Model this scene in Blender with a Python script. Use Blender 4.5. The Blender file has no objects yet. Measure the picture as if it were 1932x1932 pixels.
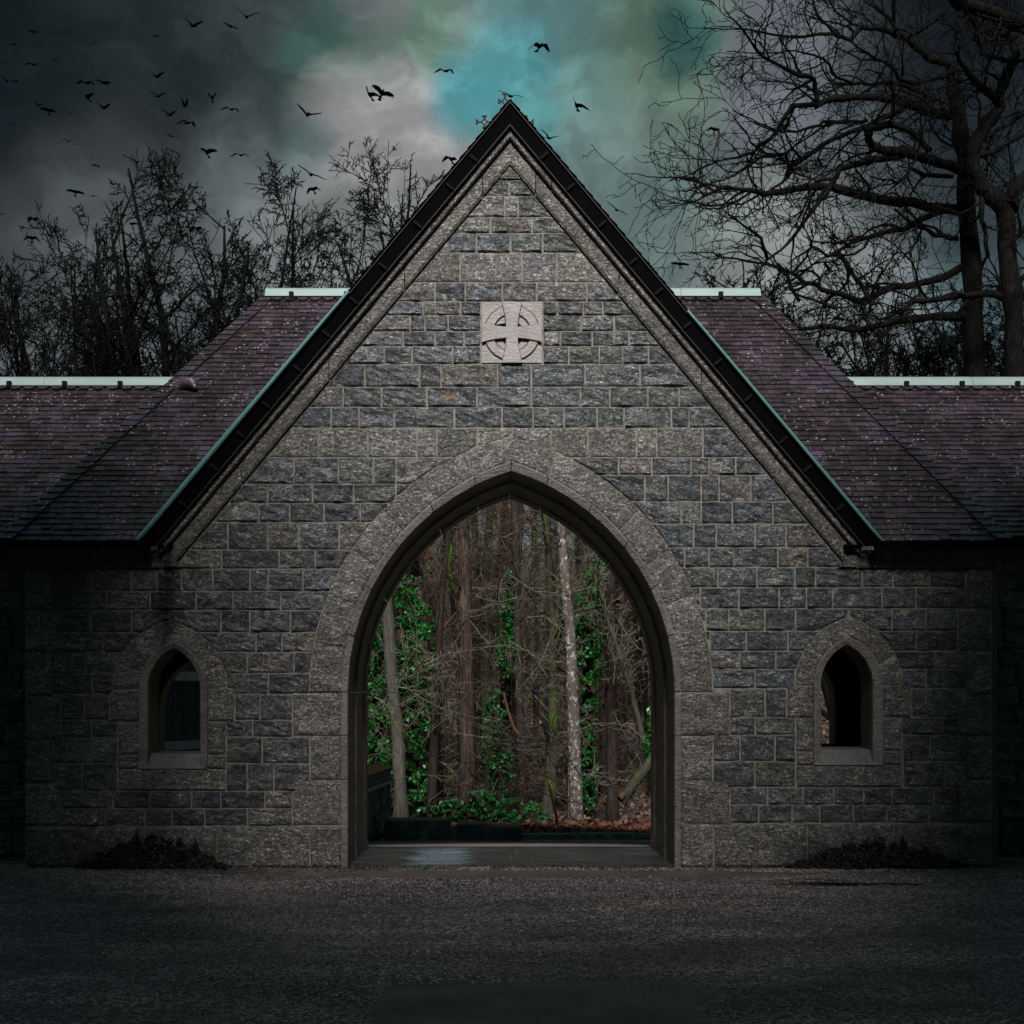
import bpy, math, random
import numpy as np
from mathutils import Matrix, Vector, noise as mn
from math import sin, cos, pi, sqrt, atan2, radians

S = bpy.context.scene
COL = S.collection
# ------------------------------------------------------------------ camera
F, VX, HY, CD = 2600.0, 928.0, 1300.0, 13.0      # focal length, vanishing point, horizon (in 1932-px units), distance to wall
CX, CZ = -0.185, 1.675
cam_d = bpy.data.cameras.new("camera"); cam = bpy.data.objects.new("camera", cam_d); COL.objects.link(cam)
cam.location = (CX, -CD, CZ); cam.rotation_euler = (pi/2, 0, 0)
cam_d.sensor_width = 36; cam_d.lens = F/1932*36
cam_d.shift_x = (966-VX)/1932; cam_d.shift_y = (HY-966)/1932
cam_d.clip_end = 3000; cam_d.clip_start = 0.1
S.camera = cam

def P(x, y, Y=0.0):                      # where a ray of the camera meets the plane at depth Y
    k = (CD+Y)/F
    return (CX+(x-VX)*k, Y, CZ+(HY-y)*k)
def wx(x): return (x-965.0)/200.0        # wall drawing (plane Y=0) to metres
def wz(y): return (1635.0-y)/200.0

# ------------------------------------------------------------------ light
SUN_EL, SUN_AZ = 41.0, 1.5
def s2l(c):
    return tuple((v/255/12.92 if v/255 <= 0.04045 else ((v/255+0.055)/1.055)**2.4) for v in c)
W = bpy.data.worlds.new("World"); S.world = W; W.use_nodes = True
def build_sky():
    nt = W.node_tree; nt.nodes.clear(); N = nt.nodes.new; Lk = nt.links.new
    out = N('ShaderNodeOutputWorld'); bg = N('ShaderNodeBackground'); Lk(bg.outputs[0], out.inputs[0])
    bg.inputs[1].default_value = 1.0
    tc = N('ShaderNodeTexCoord')
    nz = N('ShaderNodeTexNoise'); nz.inputs['Scale'].default_value = 6.5; nz.inputs['Detail'].default_value = 7; nz.inputs['Roughness'].default_value = .6
    Lk(tc.outputs['Generated'], nz.inputs['Vector'])
    sb = N('ShaderNodeVectorMath'); sb.operation = 'SUBTRACT'; Lk(nz.outputs['Color'], sb.inputs[0]); sb.inputs[1].default_value = (.5, .5, .5)
    sc = N('ShaderNodeVectorMath'); sc.operation = 'SCALE'; Lk(sb.outputs[0], sc.inputs[0]); sc.inputs['Scale'].default_value = 0.075
    ad = N('ShaderNodeVectorMath'); ad.operation = 'ADD'; Lk(tc.outputs['Generated'], ad.inputs[0]); Lk(sc.outputs[0], ad.inputs[1])
    n3 = N('ShaderNodeTexNoise'); n3.inputs['Scale'].default_value = 2.6; n3.inputs['Detail'].default_value = 5; Lk(tc.outputs['Generated'], n3.inputs['Vector'])
    s3 = N('ShaderNodeVectorMath'); s3.operation = 'SUBTRACT'; Lk(n3.outputs['Color'], s3.inputs[0]); s3.inputs[1].default_value = (.5, .5, .5)
    c3 = N('ShaderNodeVectorMath'); c3.operation = 'SCALE'; Lk(s3.outputs[0], c3.inputs[0]); c3.inputs['Scale'].default_value = 0.10
    a3 = N('ShaderNodeVectorMath'); a3.operation = 'ADD'; Lk(ad.outputs[0], a3.inputs[0]); Lk(c3.outputs[0], a3.inputs[1]); ad = a3
    nm = N('ShaderNodeVectorMath'); nm.operation = 'NORMALIZE'; Lk(ad.outputs[0], nm.inputs[0])
    # storm cloud base that covers the whole sky
    n2 = N('ShaderNodeTexNoise'); n2.inputs['Scale'].default_value = 1.6; n2.inputs['Detail'].default_value = 6
    Lk(nm.outputs[0], n2.inputs['Vector'])
    r2 = N('ShaderNodeValToRGB'); Lk(n2.outputs[0], r2.inputs[0])
    r2.color_ramp.elements[0].position = .35; r2.color_ramp.elements[0].color = (*s2l((28, 44, 47)), 1)
    r2.color_ramp.elements[1].position = .72; r2.color_ramp.elements[1].color = (*s2l((80, 106, 110)), 1)
    cur = r2.outputs[0]
    def blob(x, y, r0, r1, col, a=1.0):
        nonlocal cur
        v = np.array([(x-VX)/F, 1, (HY-y)/F]); v /= np.linalg.norm(v)
        d = N('ShaderNodeVectorMath'); d.operation = 'DOT_PRODUCT'; Lk(nm.outputs[0], d.inputs[0]); d.inputs[1].default_value = tuple(v)
        m = N('ShaderNodeMapRange'); m.interpolation_type = 'SMOOTHSTEP'; Lk(d.outputs['Value'], m.inputs[0])
        m.inputs[1].default_value = cos(r1/F); m.inputs[2].default_value = cos(r0/F)
        m.inputs[3].default_value = 0; m.inputs[4].default_value = a
        mx = N('ShaderNodeMix'); mx.data_type = 'RGBA'; Lk(m.outputs[0], mx.inputs['Factor']); Lk(cur, mx.inputs['A'])
        mx.inputs['B'].default_value = (*s2l(col), 1); cur = mx.outputs['Result']
    for b in [
        (1000, 420, 100, 1050, (100, 110, 112), 1), (1000, 60, 50, 560, (98, 118, 114), .9),
        (-60, 40, 100, 600, (12, 19, 20), 1), (140, 330, 60, 360, (24, 31, 33), .85), (420, 120, 30, 300, (38, 46, 47), .7),
        (1990, -80, 80, 470, (9, 13, 15), 1), (1990, 260, 60, 330, (34, 42, 46), .75),
        (1440, 170, 40, 230, (98, 102, 108), .85), (1600, 420, 40, 240, (84, 92, 94), .7), (560, 330, 20, 190, (92, 104, 104), .6),
        (640, 150, 20, 120, (66, 102, 92), .7), (740, 100, 20, 140, (96, 124, 106), .7),
        (1230, 60, 20, 170, (98, 126, 110), .8), (1250, 210, 20, 140, (104, 128, 112), .7),
        (1010, 40, 10, 150, (88, 130, 132), .7), (1290, 100, 5, 80, (42, 92, 88), .8), (630, 60, 5, 60, (52, 84, 80), .6),
        (700, 280, 20, 165, (166, 163, 166), .95), (805, 340, 20, 130, (156, 157, 158), .85), (700, 20, 10, 80, (122, 120, 128), .5),
        (590, 290, 10, 70, (66, 114, 108), .5),
        (1060, 230, 20, 150, (86, 128, 126), .6), (880, 205, 10, 95, (70, 146, 156), .75), (960, 150, 10, 100, (68, 132, 138), .75), (1010, 270, 10, 70, (72, 134, 138), .6), (1190, 370, 20, 170, (104, 126, 122), .7),
        (1420, 450, 20, 160, (132, 144, 136), .7), (1530, 580, 30, 260, (126, 130, 130), .75), (300, 620, 60, 420, (92, 98, 99), .8), (640, 480, 30, 200, (132, 136, 136), .75),
    ]: blob(*b)
    n4 = N('ShaderNodeTexNoise'); n4.inputs['Scale'].default_value = 7; n4.inputs['Distortion'].default_value = .25; n4.inputs['Detail'].default_value = 8; n4.inputs['Roughness'].default_value = .62; Lk(nm.outputs[0], n4.inputs['Vector'])
    m4 = N('ShaderNodeMapRange'); Lk(n4.outputs[0], m4.inputs[0]); m4.inputs[1].default_value = .3; m4.inputs[2].default_value = .7; m4.inputs[3].default_value = .55; m4.inputs[4].default_value = 1.45
    v4 = N('ShaderNodeVectorMath'); v4.operation = 'SCALE'; Lk(cur, v4.inputs[0]); Lk(m4.outputs[0], v4.inputs['Scale']); cur = v4.outputs[0]
    n5 = N('ShaderNodeTexNoise'); n5.inputs['Scale'].default_value = 16; n5.inputs['Detail'].default_value = 10; n5.inputs['Roughness'].default_value = .6; n5.inputs['Distortion'].default_value = .35
    sq = N('ShaderNodeMapping'); Lk(nm.outputs[0], sq.inputs[0]); sq.inputs['Scale'].default_value = (1, 1, 1.9); Lk(sq.outputs[0], n5.inputs['Vector'])
    m5 = N('ShaderNodeMapRange'); m5.interpolation_type = 'SMOOTHSTEP'; Lk(n5.outputs[0], m5.inputs[0]); m5.inputs[1].default_value = .42; m5.inputs[2].default_value = .62; m5.inputs[3].default_value = .82; m5.inputs[4].default_value = 1.22
    v5 = N('ShaderNodeVectorMath'); v5.operation = 'SCALE'; Lk(cur, v5.inputs[0]); Lk(m5.outputs[0], v5.inputs['Scale']); cur = v5.outputs[0]
    # overcast sky brightens towards the zenith
    sx = N('ShaderNodeSeparateXYZ'); Lk(tc.outputs['Generated'], sx.inputs[0])
    ze = N('ShaderNodeMapRange'); ze.interpolation_type = 'SMOOTHSTEP'; Lk(sx.outputs[2], ze.inputs[0]); ze.inputs[1].default_value = .45; ze.inputs[2].default_value = .95; ze.inputs[3].default_value = 1; ze.inputs[4].default_value = 3.0
    zm = N('ShaderNodeVectorMath'); zm.operation = 'SCALE'; Lk(cur, zm.inputs[0]); Lk(ze.outputs[0], zm.inputs['Scale']); cur = zm.outputs[0]
    sky = N('ShaderNodeTexSky'); sky.sky_type = 'NISHITA'; sky.sun_disc = False
    sky.sun_elevation = radians(SUN_EL); sky.sun_rotation = radians(180+SUN_AZ)
    ml = N('ShaderNodeVectorMath'); ml.operation = 'SCALE'; Lk(sky.outputs[0], ml.inputs[0]); ml.inputs['Scale'].default_value = 0.0012
    fin = N('ShaderNodeVectorMath'); fin.operation = 'ADD'; Lk(cur, fin.inputs[0]); Lk(ml.outputs[0], fin.inputs[1])
    Lk(fin.outputs[0], bg.inputs[0])
build_sky()
sd = bpy.data.lights.new("sun", 'SUN'); sd.energy = 5.0; sd.angle = radians(14); sd.color = (1, .965, .925)
so = bpy.data.objects.new("sun", sd); COL.objects.link(so)
so.rotation_euler = (radians(90-SUN_EL), 0, radians(-SUN_AZ)); so.location = (0, -20, 30)
S.view_settings.view_transform = 'Standard'; S.view_settings.look = 'None'; S.view_settings.exposure = 0.0; S.view_settings.gamma = 1
S.view_settings.use_curve_mapping = False
S.render.engine = 'CYCLES'; S.cycles.max_bounces = 4

# ------------------------------------------------------------------ materials
def new_mat(name):
    m = bpy.data.materials.new(name); m.use_nodes = True
    nt = m.node_tree; b = nt.nodes['Principled BSDF']
    return m, nt, b
class MB:
    def __init__(s, name, rough=.7, spec=.5):
        s.m, s.nt, s.b = new_mat(name); s.N = s.nt.nodes.new; s.L = s.nt.links.new
        s.b.inputs['Roughness'].default_value = rough; s.b.inputs['Specular IOR Level'].default_value = spec
        s.geo = s.N('ShaderNodeNewGeometry'); s.pos = s.geo.outputs['Position']; s.h = None
    def mapv(s, scale=(1, 1, 1), rot=(0, 0, 0), vec=None):
        m = s.N('ShaderNodeMapping'); s.L(vec or s.pos, m.inputs[0]); m.inputs['Scale'].default_value = scale; m.inputs['Rotation'].default_value = rot
        return m.outputs[0]
    def noise(s, scale, detail=4, rough=.55, vec=None, dist=0, col=False):
        n = s.N('ShaderNodeTexNoise'); s.L(vec or s.pos, n.inputs[0]); n.inputs['Scale'].default_value = scale
        n.inputs['Detail'].default_value = detail; n.inputs['Roughness'].default_value = rough; n.inputs['Distortion'].default_value = dist
        return n.outputs[1 if col else 0]
    def vor(s, scale, vec=None, feat='F1'):
        n = s.N('ShaderNodeTexVoronoi'); n.feature = feat; s.L(vec or s.pos, n.inputs[0]); n.inputs['Scale'].default_value = scale
        return n.outputs[0]
    def ramp(s, f, *st):
        r = s.N('ShaderNodeValToRGB'); s.L(f, r.inputs[0]); e = r.color_ramp.elements
        while len(e) < len(st): e.new(.5)
        for k, (p, c) in enumerate(st): e[k].position = p; e[k].color = (*c, 1) if not isinstance(c, (int, float)) else (c, c, c, 1)
        return r.outputs[0]
    def mix(s, f, a, b, mode='MIX'):
        m = s.N('ShaderNodeMix'); m.data_type = 'RGBA'; m.blend_type = mode
        for sock, v in (('Factor', f), ('A', a), ('B', b)):
            if hasattr(v, 'links') or hasattr(v, 'is_linked'): s.L(v, m.inputs[sock])
            elif sock == 'Factor': m.inputs[sock].default_value = v
            else: m.inputs[sock].default_value = (*v, 1)
        return m.outputs['Result']
    def math(s, op, a, b=0.0):
        m = s.N('ShaderNodeMath'); m.operation = op; m.use_clamp = op in ('MULTIPLY_ADD',)
        for k, v in ((0, a), (1, b)):
            if hasattr(v, 'is_linked'): s.L(v, m.inputs[k])
            else: m.inputs[k].default_value = v
        return m.outputs[0]
    def attr(s, nme='tint'):
        a = s.N('ShaderNodeAttribute'); a.attribute_name = nme; return a.outputs['Color']
    def col(s, c): s.L(c, s.b.inputs['Base Color'])
    def rgh(s, c): s.L(c, s.b.inputs['Roughness'])
    def bump(s, h, dist, strength=1.0):
        b = s.N('ShaderNodeBump'); s.L(h, b.inputs['Height']); b.inputs['Distance'].default_value = dist; b.inputs['Strength'].default_value = strength
        if s.h: s.L(s.h, b.inputs['Normal'])
        s.h = b.outputs[0]; s.L(s.h, s.b.inputs['Normal'])
    def xyz(s):
        n = s.N('ShaderNodeSeparateXYZ'); s.L(s.pos, n.inputs[0]); return n.outputs
    def box(s, v, a, b, soft):                # 1 inside [a,b], soft edges
        m1 = s.N('ShaderNodeMapRange'); m1.interpolation_type = 'SMOOTHSTEP'; s.L(v, m1.inputs[0]); m1.inputs[1].default_value = a-soft; m1.inputs[2].default_value = a+soft
        m2 = s.N('ShaderNodeMapRange'); m2.interpolation_type = 'SMOOTHSTEP'; s.L(v, m2.inputs[0]); m2.inputs[1].default_value = b-soft; m2.inputs[2].default_value = b+soft
        m2.inputs[3].default_value = 1; m2.inputs[4].default_value = 0
        return s.math('MULTIPLY', m1.outputs[0], m2.outputs[0])
    def simple(s, c1, c2, sc=8, bsc=60, bd=.004):
        s.col(s.mix(s.noise(sc), c1, c2)); s.bump(s.noise(bsc, 5), bd); return s.m

def stain(k, c):         # damp algae streak under the left end of the gable and soot stains, fixed places on the wall
    x, y, z = k.xyz()
    wob = k.math('MULTIPLY', k.math('SUBTRACT', k.noise(3.0), .5), .35)
    xx = k.math('ADD', x, wob)
    m = k.math('MULTIPLY', k.box(xx, -3.33, -3.20, .07), k.box(z, 2.05, 3.1, .25))
    c = k.mix(k.math('MULTIPLY', m, .93), c, (.006, .010, .004))
    m = k.math('MULTIPLY', k.box(k.math('ADD', x, k.math('MULTIPLY', k.noise(20.0), .06)), -.60, -.50, .02), k.box(k.math('ADD', z, k.math('MULTIPLY', k.noise(30.0), .06)), 4.44, 4.51, .02))
    c = k.mix(k.math('MULTIPLY', m, k.ramp(k.noise(42, 3), (.42, 0.0), (.52, 1.0))), c, (.40, .19, .05))
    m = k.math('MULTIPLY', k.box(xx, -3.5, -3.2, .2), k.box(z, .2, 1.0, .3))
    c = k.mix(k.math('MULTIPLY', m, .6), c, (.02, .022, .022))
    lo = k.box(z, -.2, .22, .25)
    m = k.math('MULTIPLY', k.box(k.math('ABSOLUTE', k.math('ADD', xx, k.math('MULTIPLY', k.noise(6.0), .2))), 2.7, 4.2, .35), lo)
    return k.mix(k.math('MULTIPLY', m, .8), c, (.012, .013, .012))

def stone_mat(name, cA, cB, cC, chisel=1.0, rough=.5, speck=1.0):
    k = MB(name, rough, .6)
    n = k.noise(5.5, 6, .62); c = k.ramp(n, (.3, cA), (.52, cB), (.72, cC))
    sp = k.ramp(k.noise(48, 4, .75), (.36, 1-.6*speck), (.52, 1.0), (.66, 1+1.1*speck))
    c = k.mix(1.0, c, sp, 'MULTIPLY')
    v1 = k.mapv((17, 17, 52), (0, .75, 0)); v2 = k.mapv((34, 34, 34))
    tool_glints = k.ramp(k.noise(1.0, 5, .7, k.mapv((24, 24, 78), (0, .8, 0)), .9), (.34, 1-.62*speck), (.52, 1.0), (.63, 1+2.0*speck)); c = k.mix(1.0, c, tool_glints, 'MULTIPLY')  # pale tool marks; glints and hollows of the relief are painted in too
    c = k.mix(1.0, c, k.attr(), 'MULTIPLY')
    o = k.ramp(k.noise(3.1, 5, .7, k.mapv((1, 1, 1.6))), (.67, 0.0), (.73, .75))
    c = k.mix(o, c, (.20, .095, .035))
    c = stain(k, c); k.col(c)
    k.rgh(k.ramp(k.noise(60, 3, .7), (.35, .62), (.62, .20)))
    k.bump(k.noise(1.0, 4, .65, v1, .8), .11*chisel, 1.0)
    k.bump(k.noise(1.0, 5, .7, v2), .05*min(1, chisel), 1.0)
    return k.m
M = {}
M['rock'] = stone_mat('rock_faced_granite', (.072, .082, .090), (.148, .158, .162), (.28, .272, .265), 1.3)
M['ashlar'] = stone_mat('hammered_granite', (.165, .16, .152), (.25, .237, .225), (.36, .335, .315), .9)
M['coping'] = stone_mat('coping_granite', (.15, .142, .13), (.215, .20, .185), (.34, .32, .30), .8)
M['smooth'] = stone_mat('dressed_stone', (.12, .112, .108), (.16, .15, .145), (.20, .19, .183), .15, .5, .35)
M['soffit'] = stone_mat('shaded_soffit_stone', (.05, .042, .037), (.075, .062, .054), (.11, .09, .08), .12, .5, .3)  # dark brown: shade of the unlit underside is put into the base colour
M['panel'] = stone_mat('carved_pale_stone', (.27, .25, .25), (.32, .30, .30), (.38, .36, .36), .1, .5, .07)
def f_mortar():
    k = MB('lime_mortar', .85)
    c = k.ramp(k.noise(14, 5), (.35, (.13, .12, .10)), (.6, (.27, .255, .225)))
    o = k.ramp(k.noise(4, 4), (.58, 0.0), (.66, .7)); c = k.mix(o, c, (.16, .07, .025))
    k.col(stain(k, c)); k.bump(k.noise(70, 4), .004); M['mortar'] = k.m
f_mortar()
def f_slate():
    k = MB('purple_slate', .42, .5)
    c = k.ramp(k.noise(2.3, 5, .6), (.33, (.020, .0155, .0145)), (.52, (.046, .034, .040)), (.72, (.060, .052, .078)))
    c = k.mix(1.0, c, k.attr(), 'MULTIPLY')
    c = k.mix(k.ramp(k.noise(1.1, 4, .6, k.mapv((3.2, 1, .9))), (.50, 0.0), (.66, .85)), c, (.022, .017, .014))
    li = k.math('MULTIPLY', k.ramp(k.vor(19), (.14, 1.0), (.30, 0.0)), k.ramp(k.noise(4.0, 6, .85), (.49, 0.0), (.57, 1.0))); c = k.mix(li, c, (.36, .34, .36))
    o = k.ramp(k.noise(9, 3, .6), (.68, 0.0), (.76, .6)); c = k.mix(o, c, (.12, .05, .03))
    k.col(c); k.rgh(k.ramp(k.noise(20, 4), (.3, .6), (.7, .28)))
    k.bump(k.noise(45, 5), .006); M['slate'] = k.m
f_slate()
def f_lead(nm, a, b, rough=.4, metal=.3):
    k = MB(nm, rough); k.b.inputs['Metallic'].default_value = metal
    k.col(k.mix(k.noise(3, 5), a, b)); k.bump(k.noise(12, 4), .004); M[nm] = k.m
f_lead('lead', (.20, .27, .27), (.36, .45, .44), .5, .15)
f_lead('verge_metal', (.10, .30, .30), (.26, .48, .48), .35, .4)
f_lead('black_paint_and_shade', (.0010, .0010, .0014), (.002, .0018, .0026), .9, 0); M['black_paint_and_shade'].node_tree.nodes['Principled BSDF'].inputs['Specular IOR Level'].default_value = .05  # gutter paint; on the bargeboards the near-black also stands in for recess shade
f_lead('rust_iron', (.035, .014, .012), (.06, .024, .02), .7, .2)
f_lead('dark_moulding', (.010, .005, .008), (.018, .009, .012), .7, 0)
f_lead('clip_metal', (.006, .006, .008), (.012, .012, .015), .9, 0); M['clip_metal'].node_tree.nodes['Principled BSDF'].inputs['Specular IOR Level'].default_value = .1
M['timber_white'] = MB('flaking_pale_paint', .7).simple((.45, .48, .47), (.70, .72, .71), 6)
def f_board():
    k = MB('weathered_boards', .6)
    c = k.ramp(k.noise(1, 5, .6, k.mapv((70, 70, 2.0))), (.4, (.03, .035, .045)), (.6, (.09, .10, .11)), (.72, (.34, .32, .30)))
    k.col(c); k.bump(k.noise(1, 3, .6, k.mapv((90, 90, 2))), .006); M['board'] = k.m
f_board()
def f_bark(nm, a, b, c3, spots=None, vs=(26, 26, 4), bd=.03):
    k = MB(nm, .85, .12)
    c = k.ramp(k.noise(1, 5, .6, k.mapv(vs)), (.3, a), (.55, b), (.75, c3))
    if spots: c = k.mix(k.ramp(k.noise(spots[0], 3, .6, k.mapv((1, 1, .7))), (spots[1], 0.0), (spots[1]+.05, 1.0)), c, spots[2])
    k.col(c); k.bump(k.noise(1, 4, .6, k.mapv(vs)), bd); M[nm] = k.m
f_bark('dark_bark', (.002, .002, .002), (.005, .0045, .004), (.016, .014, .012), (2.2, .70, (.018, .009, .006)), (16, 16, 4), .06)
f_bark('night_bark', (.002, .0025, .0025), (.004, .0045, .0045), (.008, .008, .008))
f_bark('grey_bark', (.050, .045, .040), (.085, .078, .068), (.15, .14, .12), (4, .60, (.055, .07, .05)))
f_bark('red_bark', (.020, .014, .011), (.065, .046, .037), (.15, .115, .095), None, (30, 30, 2.2), .05)
f_bark('spotted_bark', (.09, .07, .06), (.14, .115, .10), (.22, .19, .16), (13, .56, (.42, .43, .41)))
f_bark('brown_bark', (.014, .010, .008), (.032, .024, .020), (.065, .052, .044))
f_bark('wood_bark', (.020, .015, .012), (.045, .034, .028), (.085, .068, .055), (14, .64, (.15, .14, .12)))
f_bark('moss_bark', (.035, .032, .026), (.06, .058, .042), (.11, .105, .08), (3, .55, (.06, .10, .015)))
f_bark('bright_moss', (.02, .04, .006), (.045, .10, .010), (.08, .16, .02))
f_bark('twig_grey', (.035, .028, .024), (.075, .062, .054), (.17, .15, .135), None, (5, 5, 5), .004)
f_bark('twig_pale', (.07, .066, .05), (.12, .115, .085), (.28, .28, .24), (3, .60, (.12, .15, .04)), (8, 8, 8), .004)
f_bark('twig_brown', (.045, .026, .018), (.085, .050, .035), (.13, .085, .062), None, (6, 6, 6), .004)
f_bark('broken_wood', (.07, .032, .016), (.12, .06, .032), (.17, .10, .065), None, (20, 20, 3), .01)
def f_leaf(nm, a, b, c3, rough=.45, sc=4.0):
    k = MB(nm, rough, .5)
    c = k.ramp(k.noise(sc, 5, .7), (.3, a), (.5, b), (.72, c3)); c = k.mix(1.0, c, k.attr(), 'MULTIPLY'); k.col(c)
    M[nm] = k.m
f_leaf('ivy_leaf', (.005, .040, .007), (.010, .092, .012), (.028, .20, .018))
f_leaf('shrub_leaf', (.010, .05, .014), (.018, .095, .022), (.04, .16, .035))
f_leaf('black_leaf', (.003, .005, .004), (.008, .012, .008), (.02, .032, .018), .7)
f_leaf('yew_leaf', (.010, .018, .010), (.018, .03, .016), (.03, .045, .022), .6)
f_leaf('dead_leaf', (.07, .024, .014), (.16, .055, .03), (.26, .11, .06), .7, 9)
f_leaf('bracken', (.05, .028, .018), (.11, .060, .040), (.19, .12, .085), .7, 5)
f_leaf('orange_leaf', (.16, .045, .012), (.22, .07, .02), (.28, .1, .03), .7, 9)
f_leaf('feather', (.002, .002, .0025), (.003, .003, .004), (.005, .005, .006), .9)
def f_ground():
    k = MB('leaf_litter_soil', .85)
    c = k.ramp(k.noise(2.2, 8, .7), (.3, (.014, .011, .009)), (.5, (.04, .027, .020)), (.7, (.09, .058, .044)))
    k.col(c); k.bump(k.noise(9, 8, .7), .08); M['soil'] = k.m
    k = MB('wet_gravel', .45, .6)
    big = k.noise(.55, 4, .6, k.mapv((1, 2.2, 1)))
    st = k.vor(62); c = k.ramp(st, (.0, (.26, .215, .20)), (.35, (.145, .114, .104)), (.7, (.05, .038, .034)))
    c = k.mix(k.ramp(big, (.35, .75), (.6, 0.0)), c, (.03, .026, .027))
    vc = k.N('ShaderNodeTexVoronoi'); k.L(k.pos, vc.inputs[0]); vc.inputs['Scale'].default_value = 58
    c = k.mix(1.0, c, k.ramp(vc.outputs['Color'], (.15, .3), (.5, .95), (.8, 4.2)), 'MULTIPLY')
    band = k.ramp(k.noise(1.0, 5, .65, k.mapv((.5, 1.7, 1))), (.38, .55), (.62, 1.5)); c = k.mix(1.0, c, band, 'MULTIPLY')
    k.col(c); k.rgh(k.ramp(k.noise(9, 4, .6), (.4, .7), (.62, .25)))
    k.bump(st, .016, 1.0); k.bump(k.noise(14, 6, .7), .02); M['gravel'] = k.m
    k = MB('old_tarmac', .55, .5)
    c = k.ramp(k.noise(1.7, 6, .65, k.mapv((1, 1.6, 1))), (.35, (.075, .062, .058)), (.65, (.13, .108, .10)))
    c = k.mix(1.0, c, k.ramp(k.noise(60, 4, .8), (.35, .5), (.65, 1.7)), 'MULTIPLY')
    c = k.mix(k.ramp(k.vor(75), (.0, .4), (.25, 0.0)), c, (.07, .065, .062)); k.col(c)
    k.bump(k.noise(55, 5, .8), .014); k.rgh(k.ramp(k.noise(2.2, 5), (.4, .8), (.6, .5))); M['tarmac'] = k.m
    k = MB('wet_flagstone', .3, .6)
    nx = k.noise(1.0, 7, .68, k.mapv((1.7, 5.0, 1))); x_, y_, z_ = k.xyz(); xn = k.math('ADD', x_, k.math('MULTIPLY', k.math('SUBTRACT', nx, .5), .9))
    wet = k.math('MULTIPLY', k.box(xn, -.95, -.45, .12), k.box(y_, .1, 1.5, .2)); wet = k.math('MULTIPLY', wet, k.ramp(k.noise(1, 6, .75, k.mapv((2.5, 16, 1))), (.36, 0.0), (.52, 1.0)))  # mask of the painted sky sheen on the paving
    k.col(k.mix(wet, k.ramp(nx, (.35, (.030, .031, .032)), (.7, (.08, .076, .072))), (.20, .27, .32)))  # bluish patch: sky reflection on the wet stone, painted into the colour
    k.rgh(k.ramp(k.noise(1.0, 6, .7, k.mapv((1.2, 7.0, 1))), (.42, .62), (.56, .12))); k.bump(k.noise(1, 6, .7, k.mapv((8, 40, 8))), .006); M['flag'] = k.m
    k = MB('pale_gravel_path', .8)
    k.col(k.ramp(k.noise(1.0, 6, .7, k.mapv((1.5, 8, 1))), (.35, (.13, .11, .10)), (.65, (.30, .25, .23)))); k.bump(k.noise(60, 4), .008); M['path'] = k.m
    k = MB('puddle_water', .08, .7); k.col(k.mix(.5, (.010, .010, .011), (.016, .014, .013))); k.bump(k.noise(22, 3), .0015); M['water'] = k.m
    k = MB('mossy_concrete', .8)
    c = k.ramp(k.noise(3, 6, .7, k.mapv((1.5, 1.5, 1))), (.35, (.09, .09, .09)), (.55, (.25, .25, .25)), (.70, (.55, .55, .55)))
    n = k.N('ShaderNodeSeparateXYZ'); k.L(k.geo.outputs['Normal'], n.inputs[0])
    c = k.mix(k.math('MULTIPLY', k.box(n.outputs[2], .6, 2, .1), .85), c, (.06, .11, .02))
    k.col(c); k.bump(k.noise(25, 6, .7), .015); M['concrete'] = k.m
    k = MB('mossy_coping', .8)
    c = k.ramp(k.noise(8, 5), (.35, (.07, .05, .04)), (.65, (.16, .13, .11)))
    n = k.N('ShaderNodeSeparateXYZ'); k.L(k.geo.outputs['Normal'], n.inputs[0])
    c = k.mix(k.box(n.outputs[2], .4, 2, .1), c, (.34, .13, .03)); k.col(c); k.bump(k.noise(30, 5), .012); M['orange_coping'] = k.m
f_ground()

# ------------------------------------------------------------------ object helpers
def tag(o, label=None, cat=None, group=None, kind=None):
    if label: o['label'] = label
    if cat: o['category'] = cat
    if group: o['group'] = group
    if kind: o['kind'] = kind
    return o
def empty(name, loc, label, cat, group=None, kind=None):
    o = bpy.data.objects.new(name, None); COL.objects.link(o); o.location = loc
    return tag(o, label, cat, group, kind)
def mesh(name, V, Q, mat, tint=None, smooth=False):
    """V (n,3); Q list/array of faces (tri, quad or ngon)"""
    V = np.asarray(V, dtype=np.float32).reshape(-1, 3)
    me = bpy.data.meshes.new(name)
    if isinstance(Q, np.ndarray) and Q.ndim == 2:
        k = Q.shape[1]; nf = len(Q)
        me.vertices.add(len(V)); me.vertices.foreach_set('co', V.ravel())
        me.loops.add(nf*k); me.loops.foreach_set('vertex_index', Q.astype(np.int32).ravel())
        me.polygons.add(nf); me.polygons.foreach_set('loop_start', np.arange(0, nf*k, k, dtype=np.int32))
        me.update(calc_edges=True)
    else:
        me.from_pydata([tuple(map(float, v)) for v in V], [], [tuple(int(i) for i in q) for q in Q]); me.update()
    a = me.color_attributes.new('tint', 'FLOAT_COLOR', 'POINT')
    t = np.ones((len(V), 4), dtype=np.float32)
    if tint is not None: t[:, :3] = tint
    a.data.foreach_set('color', t.ravel())
    if smooth: me.polygons.foreach_set('use_smooth', np.ones(len(me.polygons), dtype=bool))
    me.materials.append(M[mat] if isinstance(mat, str) else mat)
    return me
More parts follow.
